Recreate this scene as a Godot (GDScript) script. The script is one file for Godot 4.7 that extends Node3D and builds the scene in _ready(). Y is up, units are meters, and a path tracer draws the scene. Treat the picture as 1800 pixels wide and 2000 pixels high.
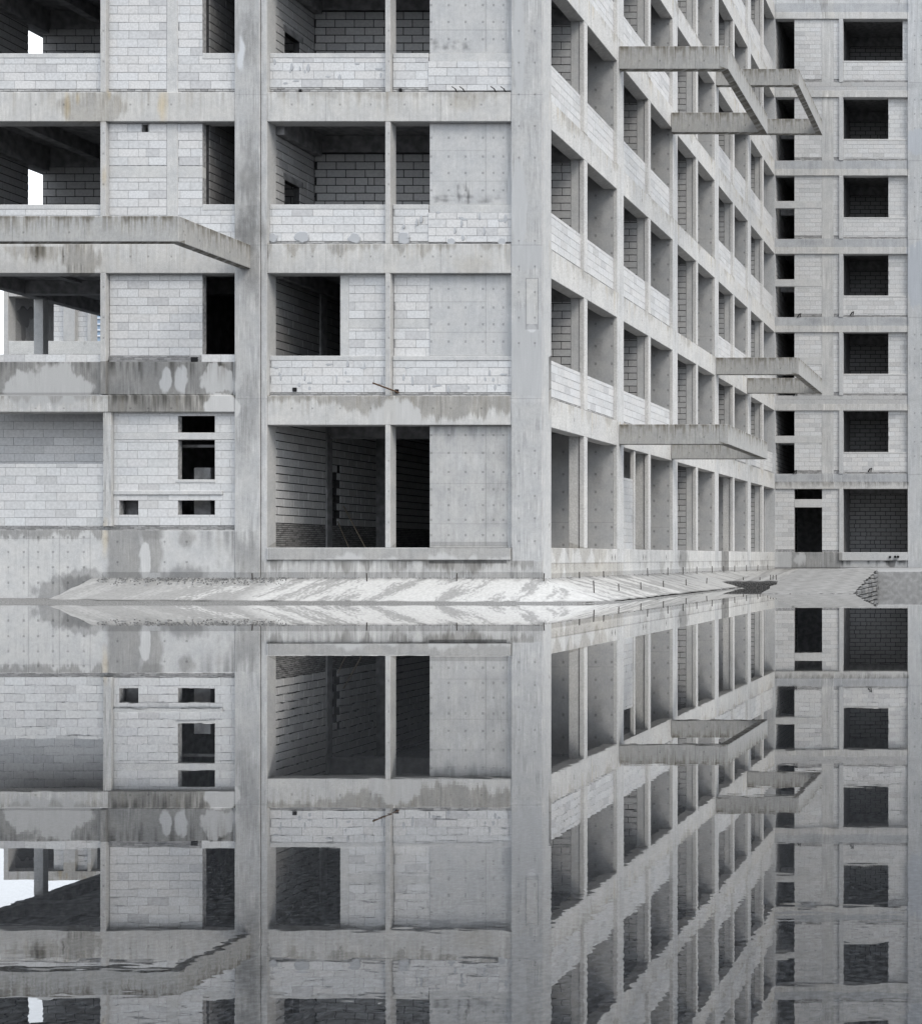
extends Node3D
# An unfinished concrete frame building beside a flooded yard, under an overcast sky.

const EYE := 1.28          # height of the lens above the water
const FRONT := 42.0        # distance to the front facade
const REAR := 81.4         # distance to the facade of the rear wing
const LENS := 2856.0
const SIDE_X := -13.76     # plane of the long side facade
const PITCH := 4.36        # storey height

var rng := RandomNumberGenerator.new()
var M := {}
var tones: Array = []
var inner_tones: Array = []
var block_mesh: Array = []
var uv_u0 := 0.0
var uv_y1 := 1.0
var uv_w := 1.0
var uv_h := 1.0
var uv_mode := 0           # 0 facing z, 1 facing x
var uv_ref := 0.0
var names := {}

# ---------------------------------------------------------------- measures
func fx(p: float) -> float: return (p - 1995.0) * FRONT / LENS
func fy(p: float) -> float: return EYE + (1088.0 - p) * FRONT / LENS
func rx(p: float) -> float: return (p - 1995.0) * REAR / LENS
func ry(p: float) -> float: return EYE + (1088.0 - p) * REAR / LENS
func floor_at(k: int) -> float: return 1.55 if k == 0 else 5.912 + PITCH * (k - 1)
func under(k: int) -> float: return floor_at(k) - 0.838

# ---------------------------------------------------------------- nodes
func numbered(called: String) -> String:
	var n: int = names.get(called, 0)
	names[called] = n + 1
	return called if n == 0 else "%s_%03d" % [called, n]

func thing(called: String, label: String, category: String, at := Vector3.ZERO, group := "") -> Node3D:
	var o := Node3D.new()
	o.name = numbered(called)
	add_child(o)
	o.position = at
	o.set_meta("label", label)
	o.set_meta("category", category)
	if group != "":
		o.set_meta("group", group)
	return o

func new_st() -> SurfaceTool:
	var st := SurfaceTool.new()
	st.begin(Mesh.PRIMITIVE_TRIANGLES)
	return st

func put(parent: Node, called: String, st: SurfaceTool, mat: Material, kind := "", label := "") -> MeshInstance3D:
	var o := MeshInstance3D.new()
	o.mesh = st.commit()
	o.material_override = mat
	o.name = numbered(called) if parent == self else called
	parent.add_child(o, true)
	if kind != "":
		o.set_meta("kind", kind)
	if label != "":
		o.set_meta("label", label)
	return o

# ---------------------------------------------------------------- shapes
func uv_of(p: Vector3) -> Vector2:
	if uv_mode == 0:
		return Vector2((p.x - (p.z - uv_ref) - uv_u0) / uv_w, (uv_y1 - p.y - 0.35 * (p.z - uv_ref)) / uv_h)
	return Vector2((-p.z + (p.x - uv_ref) - uv_u0) / uv_w, (uv_y1 - p.y - 0.35 * (p.x - uv_ref)) / uv_h)

func tri(st: SurfaceTool, a: Vector3, b: Vector3, c: Vector3, n: Vector3) -> void:
	if (b - a).cross(c - a).dot(n) > 0.0:
		var t := b
		b = c
		c = t
	for p in [a, b, c]:
		st.set_normal(n)
		st.set_uv(uv_of(p))
		st.add_vertex(p)

func quad(st: SurfaceTool, a: Vector3, b: Vector3, c: Vector3, d: Vector3, n: Vector3) -> void:
	tri(st, a, b, c, n)
	tri(st, a, c, d, n)

func bx(st: SurfaceTool, x0: float, x1: float, y0: float, y1: float, z0: float, z1: float, c := 0.012) -> void:
	var m := Vector3(x0 + x1, y0 + y1, z0 + z1) * 0.5
	var h := Vector3(absf(x1 - x0), absf(y1 - y0), absf(z1 - z0)) * 0.5
	c = minf(c, minf(h.x, minf(h.y, h.z)) * 0.4)
	for ax in 3:
		var u := (ax + 1) % 3
		var v := (ax + 2) % 3
		for s in [-1.0, 1.0]:
			var n := Vector3.ZERO
			n[ax] = s
			var q := []
			for uv in [[-1.0, -1.0], [1.0, -1.0], [1.0, 1.0], [-1.0, 1.0]]:
				var p := m
				p[ax] += s * h[ax]
				p[u] += uv[0] * (h[u] - c)
				p[v] += uv[1] * (h[v] - c)
				q.append(p)
			quad(st, q[0], q[1], q[2], q[3], n)
		for su in [-1.0, 1.0]:
			for sv in [-1.0, 1.0]:
				var n2 := Vector3.ZERO
				n2[u] = su
				n2[v] = sv
				n2 = n2.normalized()
				var q2 := []
				for e in [[1.0, 0.0, -1.0], [1.0, 0.0, 1.0], [0.0, 1.0, 1.0], [0.0, 1.0, -1.0]]:
					var p2 := m
					p2[u] += su * (h[u] - (c if e[1] > 0.5 else 0.0))
					p2[v] += sv * (h[v] - (c if e[0] > 0.5 else 0.0))
					p2[ax] += e[2] * (h[ax] - c)
					q2.append(p2)
				quad(st, q2[0], q2[1], q2[2], q2[3], n2)
	for sx in [-1.0, 1.0]:
		for sy in [-1.0, 1.0]:
			for sz in [-1.0, 1.0]:
				var s3 := Vector3(sx, sy, sz)
				var p3 := m + s3 * h
				tri(st, p3 - Vector3(0, sy * c, sz * c), p3 - Vector3(sx * c, 0, sz * c), p3 - Vector3(sx * c, sy * c, 0), s3.normalized())

func box(parent: Node, called: String, mat: Material, x0: float, x1: float, y0: float, y1: float, z0: float, z1: float, c := 0.012, label := "") -> MeshInstance3D:
	var st := new_st()
	bx(st, x0, x1, y0, y1, z0, z1, c)
	return put(parent, called, st, mat, "", label)

func rod(st: SurfaceTool, a: Vector3, b: Vector3, r: float, sides := 7) -> void:
	var d := (b - a).normalized()
	var u := d.cross(Vector3(0.31, 0.2, 0.93)).normalized()
	var v := d.cross(u)
	for i in sides:
		var a0 := TAU * i / sides
		var a1 := TAU * (i + 1) / sides
		var p := u * cos(a0) + v * sin(a0)
		var q := u * cos(a1) + v * sin(a1)
		quad(st, a + p * r, a + q * r, b + q * r, b + p * r, (p + q).normalized())
		tri(st, b, b + p * r, b + q * r, d)
		tri(st, a, a + p * r, a + q * r, -d)

func lump(st: SurfaceTool, o: Vector3, u: Vector3, n: Vector3, ru: float, rv: float, t: float) -> void:
	# a hand-thrown dab of mortar: an uneven flat dome
	var ring := []
	var inner := []
	var k := 16
	for i in k:
		var a := TAU * i / k
		var w := 1.0 + rng.randf_range(-0.22, 0.2)
		var d := u * cos(a) * ru * w + Vector3.UP * sin(a) * rv * w
		ring.append(o + d)
		inner.append(o + d * 0.86 + n * t * rng.randf_range(0.8, 1.1))
	var mid := o + n * t * 1.15
	for i in k:
		var j := (i + 1) % k
		quad(st, ring[i], ring[j], inner[j], inner[i], ((ring[i] - o).normalized() + n).normalized())
		tri(st, inner[i], inner[j], mid, n)

# ---------------------------------------------------------------- block masonry
func frustum(st: SurfaceTool, t: Transform3D, ix: float, iy: float) -> void:
	var f := []
	var g := []
	for e in [[0.0, 0.0], [1.0, 0.0], [1.0, 1.0], [0.0, 1.0]]:
		f.append(t * Vector3(lerpf(ix, 1.0 - ix, e[0]), lerpf(iy, 1.0 - iy, e[1]), 0.0))
		g.append(t * Vector3(e[0], e[1], -1.0))
	var n := t.basis.z.normalized()
	quad(st, f[0], f[1], f[2], f[3], n)
	var c: Vector3 = (f[0] + f[2]) * 0.5
	for i in 4:
		var j := (i + 1) % 4
		var out: Vector3 = ((f[i] + f[j]) * 0.5 - c).normalized()
		quad(st, f[i], f[j], g[j], g[i], (out * 0.8 + n * 0.6).normalized())

class Masonry:
	var left := 300              # blocks that still get a node of their own
	var rest: SurfaceTool        # the others, joined
	var bricks: SurfaceTool      # small footing bricks
	var n_rest := 0
	var n_bricks := 0

func masonry() -> Masonry:
	var m := Masonry.new()
	m.rest = new_st()
	m.bricks = new_st()
	return m

func finish(m: Masonry, parent: Node) -> void:
	if m.n_rest:
		put(parent, "block_masonry", m.rest, M.block_rest, "stuff")
	if m.n_bricks:
		put(parent, "footing_bricks", m.bricks, M.block_rest, "stuff")

# r: [u0, y0, u1, y1] in the wall's plane; holes the same
func one_block(m: Masonry, wall: Node3D, o: Vector3, u: Vector3, n: Vector3, u0: float, y0: float, u1: float, y1: float, opt: Dictionary) -> void:
	var g: float = opt.get("gap", 0.006)
	u0 += g * 0.5
	u1 -= g * 0.5
	y0 += g * 0.5
	y1 -= g * 0.5
	if u1 - u0 < 0.045 or y1 - y0 < 0.03:
		return
	var proud := rng.randf_range(-0.003, 0.005)
	var t := Transform3D(Basis(u * (u1 - u0), Vector3.UP * (y1 - y0), n * 0.03), o + u * u0 + Vector3.UP * (y0 + rng.randf_range(-0.0015, 0.0015)) + n * proud)
	if opt.get("named", false) and m.left > 0 and u0 > opt.get("from", -1e9):
		m.left -= 1
		var b := MeshInstance3D.new()
		b.mesh = block_mesh[rng.randi() % block_mesh.size()]
		b.material_override = tones[rng.randi() % tones.size()]
		b.transform = t
		b.name = "block"
		wall.add_child(b, true)
	else:
		m.n_rest += 1
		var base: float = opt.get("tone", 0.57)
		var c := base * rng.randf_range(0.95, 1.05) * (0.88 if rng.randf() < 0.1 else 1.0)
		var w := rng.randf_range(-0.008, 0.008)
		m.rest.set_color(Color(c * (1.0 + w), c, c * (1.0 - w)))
		frustum(m.rest, t, 0.004 / (u1 - u0), 0.004 / (y1 - y0))

func minus(a0: float, a1: float, cuts: Array) -> Array:
	var parts := [[a0, a1]]
	for c in cuts:
		var next := []
		for p in parts:
			if c[1] <= p[0] or c[0] >= p[1]:
				next.append(p)
				continue
			if c[0] > p[0]:
				next.append([p[0], c[0]])
			if c[1] < p[1]:
				next.append([c[1], p[1]])
		parts = next
	return parts

func block_wall(m: Masonry, parent: Node3D, called: String, o: Vector3, u: Vector3, n: Vector3, r: Array, opt := {}, holes := []) -> MeshInstance3D:
	var thick: float = opt.get("thick", 0.2)
	var deep: float = opt.get("deep", 0.006)
	# the mortar core, cut round the openings
	var ys := [r[1], r[3]]
	for h in holes:
		for y in [h[1], h[3]]:
			if y > r[1] and y < r[3]:
				ys.append(y)
	ys.sort()
	var st := new_st()
	var back := o - n * thick
	for i in ys.size() - 1:
		if ys[i + 1] - ys[i] < 0.004:
			continue
		var cuts := []
		for h in holes:
			if h[1] < ys[i + 1] - 0.002 and h[3] > ys[i] + 0.002:
				cuts.append([h[0], h[2]])
		for p in minus(r[0], r[2], cuts):
			var a: Vector3 = back + u * p[0] + Vector3.UP * ys[i]
			var b: Vector3 = o - n * deep + u * p[1] + Vector3.UP * ys[i + 1]
			bx(st, minf(a.x, b.x), maxf(a.x, b.x), a.y, b.y, minf(a.z, b.z), maxf(a.z, b.z), 0.003)
	var wall := put(parent, called, st, opt.get("core", M.mortar))
	var pitch := 0.24
	var long := 0.592
	var y: float = opt.get("anchor", r[1])
	while y > r[1] + 0.001:
		y -= pitch
	var row := rng.randi() % 2
	while y < r[3] - 0.02:
		var b0: float = maxf(y, r[1])
		var b1: float = minf(y + pitch, r[3])
		var cuts2 := []
		for h in holes:
			if h[1] < b1 - 0.05 and h[3] > b0 + 0.05:
				cuts2.append([h[0], h[2]])
				var hu0: float = maxf(h[0], r[0])
				var hu1: float = minf(h[2], r[2])
				if h[1] > b0 + 0.06:
					cut_row(m, wall, o, u, n, hu0, hu1, b0, h[1], row, long, opt)
				if h[3] < b1 - 0.06:
					cut_row(m, wall, o, u, n, hu0, hu1, h[3], b1, row, long, opt)
		for p in minus(r[0], r[2], cuts2):
			cut_row(m, wall, o, u, n, p[0], p[1], b0, b1, row, long, opt)
		row += 1
		y += pitch
	return wall

func cut_row(m: Masonry, wall: Node3D, o: Vector3, u: Vector3, n: Vector3, a0: float, a1: float, y0: float, y1: float, row: int, long: float, opt: Dictionary) -> void:
	var x := floorf(a0 / long) * long - (long * 0.5 if row % 2 else 0.0) + rng.randf_range(-0.03, 0.03)
	while x < a1:
		var e := x + long
		var c0 := maxf(x, a0)
		var c1 := minf(e, a1)
		if a1 - c1 < 0.07:
			c1 = a1
			e = a1 + 1.0
		if c1 - c0 > 0.06 or c0 == a0:
			if rng.randf() < 0.05 and c1 - c0 > 0.5:
				var s := lerpf(c0, c1, rng.randf_range(0.3, 0.7))
				one_block(m, wall, o, u, n, c0, y0, s, y1, opt)
				one_block(m, wall, o, u, n, s, y0, c1, y1, opt)
			else:
				one_block(m, wall, o, u, n, c0, y0, c1, y1, opt)
		x = e

func footing(m: Masonry, o: Vector3, u: Vector3, n: Vector3, u0: float, u1: float, y0: float, y1: float, tone := 0.36) -> void:
	# a strip of small clay bricks under a block wall
	var rows := maxi(1, roundi((y1 - y0) / 0.058))
	var h := (y1 - y0) / rows
	for i in rows:
		var x := u0 - (0.1 if i % 2 else 0.0)
		while x < u1:
			var c0 := maxf(x, u0) + 0.005
			var c1 := minf(x + 0.21, u1) - 0.005
			if c1 - c0 > 0.03:
				var t := Transform3D(Basis(u * (c1 - c0), Vector3.UP * (h - 0.01), n * 0.06), o + u * c0 + Vector3.UP * (y0 + i * h + 0.005) + n * rng.randf_range(-0.012, 0.002))
				var c := tone * rng.randf_range(0.7, 1.25)
				m.bricks.set_color(Color(c * 1.01, c, c * 0.99))
				frustum(m.bricks, t, 0.03, 0.06)
				m.n_bricks += 1
			x += 0.21

# ---------------------------------------------------------------- wear maps
class Wear:
	var w: int
	var h: int
	var u0: float
	var y1: float
	var su: float
	var sv: float
	var lum := PackedFloat32Array()
	var warm := PackedFloat32Array()
	var fine: PackedByteArray
	var streak: PackedByteArray
	var edge := FastNoiseLite.new()

	static func noise(sd: int, freq: float, oct: int) -> FastNoiseLite:
		var f := FastNoiseLite.new()
		f.seed = sd
		f.noise_type = FastNoiseLite.TYPE_SIMPLEX
		f.frequency = freq
		f.fractal_octaves = oct
		return f

	func _init(pw: int, ph: int, au: float, bu: float, ay: float, by: float, sd: int, base: float) -> void:
		w = pw
		h = ph
		u0 = au
		y1 = by
		su = pw / (bu - au)
		sv = ph / (by - ay)
		edge = noise(sd + 9, 1.0, 3)
		var big := noise(sd, 0.012, 4).get_image(w, h, false, false, true).get_data()
		var mid := noise(sd + 1, 0.06, 3).get_image(w, h, false, false, true).get_data()
		fine = noise(sd + 2, 0.45, 2).get_image(w, h, false, false, true).get_data()
		var im := noise(sd + 3, 0.28, 4).get_image(w, maxi(8, h / 30), false, false, true)
		im.resize(w, h, Image.INTERPOLATE_CUBIC)
		streak = im.get_data()
		im = noise(sd + 4, 0.06, 4).get_image(w, maxi(8, h / 9), false, false, true)
		im.resize(w, h, Image.INTERPOLATE_CUBIC)
		var wide := im.get_data()
		var where := noise(sd + 5, 0.012, 3).get_image(w, h, false, false, true).get_data()
		for i in w * h:
			var amt := clampf(where[i] / 90.0 - 0.6, 0.15, 1.4)
			streak[i] = clampi(int(127.5 + amt * (0.6 * (streak[i] - 127.5) + 0.5 * (wide[i] - 127.5))), 0, 255)
		lum.resize(w * h)
		warm.resize(w * h)
		for i in w * h:
			var b := big[i] / 127.5 - 1.0
			lum[i] = base * (1.0 + 0.07 * b + 0.06 * (mid[i] / 127.5 - 1.0) + 0.22 * (fine[i] / 127.5 - 1.0) + 0.05 * (streak[i] / 127.5 - 1.0))
			warm[i] = 0.2 * b

	func span(a: float, b: float, c: float, d: float) -> Array:
		return [clampi(int((a - u0) * su), 0, w), clampi(int((b - u0) * su) + 1, 0, w), clampi(int((y1 - d) * sv), 0, h), clampi(int((y1 - c) * sv) + 1, 0, h)]

	func tone(a: float, b: float, c: float, d: float, mul: float, wm := 0.0, streaky := 0.0, soft := 0.0) -> void:
		var r := span(a, b, c, d)
		for j in range(r[2], r[3]):
			for i in range(r[0], r[1]):
				var k := j * w + i
				var s := streak[k] / 127.5 - 1.0
				lum[k] *= mul * (1.0 + streaky * s)
				warm[k] += wm

	# a damp band under an edge: its lower border is scalloped, drips run on below it
	func wet(a: float, b: float, top: float, depth: float, amp: float, mul: float, freq: float, sd: float, wm := 0.3, soft := 0.11) -> void:
		var r := span(a, b, top - depth - amp * 1.5 - 0.3, top)
		for i in range(r[0], r[1]):
			var u := u0 + (i + 0.5) / su
			var d := depth + amp * edge.get_noise_2d(u * freq, sd) * 1.7 + 0.4 * amp * edge.get_noise_2d(u * freq * 4.0, sd + 7.0) + 0.3 * amp * edge.get_noise_2d(u * 17.0, sd + 17.0)
			if d < 0.01:
				continue
			for j in range(r[2], r[3]):
				var y := top - (y1 - (j + 0.5) / sv)
				var t := clampf((d - y) / soft + 0.5, 0.0, 1.0)
				if t > 0.0:
					var k := j * w + i
					lum[k] *= lerpf(1.0, mul * (1.0 + 0.16 * (streak[k] / 127.5 - 1.0)), t)
					warm[k] += wm * t

	# a run of damp between two wavering upright edges
	func curtain(a: float, b: float, bottom: float, top: float, mul: float, sd: float, taper := 0.0, wm := 0.2) -> void:
		var r := span(a - 0.2, b + 0.2, bottom, top)
		for j in range(r[2], r[3]):
			var y := y1 - (j + 0.5) / sv
			var f := (top - y) / (top - bottom)
			var l := a + 0.1 * edge.get_noise_2d(y * 1.1, sd) + taper * f
			var q := b + 0.1 * edge.get_noise_2d(y * 1.1, sd + 5.0) - taper * f
			for i in range(r[0], r[1]):
				var u := u0 + (i + 0.5) / su
				var t := clampf(minf(u - l, q - u) / 0.13 + 0.4, 0.0, 1.0)
				if t > 0.0:
					var k := j * w + i
					lum[k] *= lerpf(1.0, mul * (1.0 + 0.12 * (streak[k] / 127.5 - 1.0)), t)
					warm[k] += wm * t

	func blob(cu: float, cy: float, ru: float, rv: float, mul: float, wm := 0.0, soft := 0.12, ragged := 0.35, streaky := 0.0) -> void:
		var r := span(cu - ru * 1.5, cu + ru * 1.5, cy - rv * 1.5, cy + rv * 1.5)
		for j in range(r[2], r[3]):
			var y := y1 - (j + 0.5) / sv
			for i in range(r[0], r[1]):
				var u := u0 + (i + 0.5) / su
				var q := Vector2((u - cu) / ru, (y - cy) / rv)
				var d := q.length() + ragged * edge.get_noise_2d(u * 3.2 + cu, y * 1.3 + cy)
				var t := smoothstep(0.0, 1.0, clampf((1.0 - d) / (soft * 2.2) + 0.5, 0.0, 1.0))
				if t > 0.0:
					var k := j * w + i
					lum[k] *= lerpf(1.0, mul * (1.0 + streaky * (streak[k] / 127.5 - 1.0)), t)
					warm[k] += wm * t

	func set_blob(cu: float, cy: float, ru: float, rv: float, val: float, wm := 0.0, soft := 0.12, ragged := 0.35) -> void:
		var r := span(cu - ru * 1.5, cu + ru * 1.5, cy - rv * 1.5, cy + rv * 1.5)
		for j in range(r[2], r[3]):
			var y := y1 - (j + 0.5) / sv
			for i in range(r[0], r[1]):
				var u := u0 + (i + 0.5) / su
				var q := Vector2((u - cu) / ru, (y - cy) / rv)
				var d := q.length() + ragged * edge.get_noise_2d(u * 3.2 + cu, y * 1.3 + cy)
				var t := smoothstep(0.0, 1.0, clampf((1.0 - d) / (soft * 2.2) + 0.5, 0.0, 1.0))
				if t > 0.0:
					var k := j * w + i
					var v := val * (1.0 + 0.1 * (fine[k] / 127.5 - 1.0) + 0.09 * (streak[k] / 127.5 - 1.0))
					lum[k] = lerpf(lum[k], v, t)
					warm[k] = lerpf(warm[k], wm, t)

	# lines of run-off: narrow, fading downwards
	func drips(a: float, b: float, top: float, length: float, count: int, mul: float, wm: float, width: float, rg: RandomNumberGenerator) -> void:
		for q in count:
			var u := rg.randf_range(a, b)
			var l := length * rg.randf_range(0.35, 1.1)
			var wd := width * rg.randf_range(0.5, 1.5)
			var r := span(u - wd, u + wd, top - l, top)
			for j in range(r[2], r[3]):
				var f := (top - (y1 - (j + 0.5) / sv)) / l
				for i in range(r[0], r[1]):
					var t := (1.0 - absf(u0 + (i + 0.5) / su - u) / wd) * (1.0 - f * f)
					if t > 0.0:
						lum[j * w + i] *= lerpf(1.0, mul, t)
						warm[j * w + i] += wm * t

	func seam(a: float, b: float, c: float, d: float, mul := 0.8) -> void:
		var r := span(a, b, c, d)
		for j in range(r[2], r[3]):
			for i in range(r[0], r[1]):
				lum[j * w + i] *= mul

	func holes(us: Array, ys: Array, rad := 0.03, run := 0.0) -> void:
		for u in us:
			for y in ys:
				var r := span(u - rad, u + rad, y - rad, y + rad)
				for j in range(r[2], r[3]):
					for i in range(r[0], r[1]):
						lum[j * w + i] *= 0.66
				if run > 0.0:
					var r2 := span(u - rad * 0.6, u + rad * 0.6, y - run, y)
					for j in range(r2[2], r2[3]):
						for i in range(r2[0], r2[1]):
							lum[j * w + i] *= 0.88

	func texture(tint: Color) -> ImageTexture:
		var lut := PackedByteArray()
		lut.resize(1025)
		for i in 1025:
			lut[i] = clampi(roundi(255.0 * Color(i / 1024.0, 0, 0).linear_to_srgb().r), 0, 255)
		var out := PackedByteArray()
		out.resize(w * h * 3)
		for i in w * h:
			var l := clampf(lum[i], 0.02, 0.9) * 1024.0
			var m := warm[i] * 0.055
			out[i * 3] = lut[mini(1024, int(l * tint.r * (1.0 + m)))]
			out[i * 3 + 1] = lut[mini(1024, int(l * tint.g * (1.0 + m * 0.25)))]
			out[i * 3 + 2] = lut[mini(1024, int(l * tint.b * (1.0 - m)))]
		return ImageTexture.create_from_image(Image.create_from_data(w, h, false, Image.FORMAT_RGB8, out))

# ---------------------------------------------------------------- materials
func plain(lin: Color, rough := 0.9) -> StandardMaterial3D:
	var m := StandardMaterial3D.new()
	m.albedo_color = lin.linear_to_srgb()
	m.roughness = rough
	m.metallic_specular = 0.3
	return m

func grain_tex(sd: int, freq: float, lo: float, hi: float, oct := 4) -> Texture2D:
	var im := Wear.noise(sd, freq, oct).get_seamless_image(512, 512)
	var b := im.get_data()
	var out := PackedByteArray()
	out.resize(512 * 512)
	for i in out.size():
		out[i] = clampi(int(255.0 * lerpf(lo, hi, b[i] / 255.0)), 0, 255)
	return ImageTexture.create_from_image(Image.create_from_data(512, 512, false, Image.FORMAT_L8, out))

func make_materials() -> void:
	var pores := grain_tex(5, 0.11, 0.0, 1.0, 4)
	var mottle := grain_tex(11, 0.03, 0.91, 1.0, 8)
	var mottle2 := grain_tex(12, 0.02, 0.72, 1.0, 6)
	M.pores = pores
	for i in 10:
		var l := 0.515 + 0.007 * i
		var w := (i % 3 - 1) * 0.008
		var m := plain(Color(l * (1.0 + w) * 1.1, l * 1.1, l * (1.0 - w) * 1.1))
		m.albedo_texture = mottle
		m.uv1_triplanar = true
		m.uv1_world_triplanar = true
		m.uv1_scale = Vector3.ONE * (0.45 + 0.03 * i)
		m.uv1_offset = Vector3(0.13 * i, 0.31 * i, 0.07 * i)
		m.heightmap_enabled = true
		m.heightmap_texture = pores
		m.heightmap_scale = 0.2
		tones.append(m)
	for i in 1:
		var m2: StandardMaterial3D = tones[i].duplicate()
		m2.albedo_color = Color(0.51, 0.51, 0.515).linear_to_srgb()
		tones.append(m2)
	M.block_rest = plain(Color(1.08, 1.08, 1.08))
	M.block_rest.albedo_color = Color(1, 1, 1)
	M.block_rest.vertex_color_use_as_albedo = true
	M.block_rest.albedo_texture = mottle
	M.block_rest.uv1_triplanar = true
	M.block_rest.uv1_world_triplanar = true
	M.block_rest.uv1_scale = Vector3.ONE * 0.5
	M.mortar = tri_mat(Color(0.42, 0.42, 0.425), mottle2, 0.6)
	M.joint = tri_mat(Color(0.05, 0.05, 0.052), mottle2, 0.6)
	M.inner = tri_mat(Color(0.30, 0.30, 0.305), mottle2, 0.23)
	M.rough_mortar = plain(Color(0.39, 0.40, 0.415))
	M.dark = plain(Color(0.012, 0.012, 0.013), 0.7)
	M.iron = plain(Color(0.035, 0.03, 0.027), 0.7)
	M.rust = plain(Color(0.10, 0.065, 0.045), 0.85)
	M.timber = tri_mat(Color(0.2, 0.17, 0.13), mottle2, 2.0)

func tri_mat(c: Color, t: Texture2D, s: float) -> StandardMaterial3D:
	var m := plain(c)
	m.albedo_texture = t
	m.uv1_triplanar = true
	m.uv1_world_triplanar = true
	m.uv1_scale = Vector3.ONE * s
	m.heightmap_enabled = true
	m.heightmap_texture = M.pores
	m.heightmap_scale = 0.4
	return m

func wear_mat(t: Texture2D) -> StandardMaterial3D:
	var m := StandardMaterial3D.new()
	m.albedo_texture = t
	m.roughness = 0.88
	m.metallic_specular = 0.3
	m.heightmap_enabled = true
	m.heightmap_texture = t
	m.heightmap_scale = 0.6
	return m

func front_uv() -> void:
	uv_mode = 0
	uv_u0 = -31.4
	uv_y1 = 19.2
	uv_w = 17.9
	uv_h = 19.4
	uv_ref = -FRONT

func side_uv() -> void:
	uv_mode = 1
	uv_u0 = 41.9
	uv_y1 = 33.2
	uv_w = 40.2
	uv_h = 33.4
	uv_ref = SIDE_X

func rear_uv() -> void:
	uv_mode = 0
	uv_u0 = -14.2
	uv_y1 = 34.8
	uv_w = 9.6
	uv_h = 35.0
	uv_ref = -REAR

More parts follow.
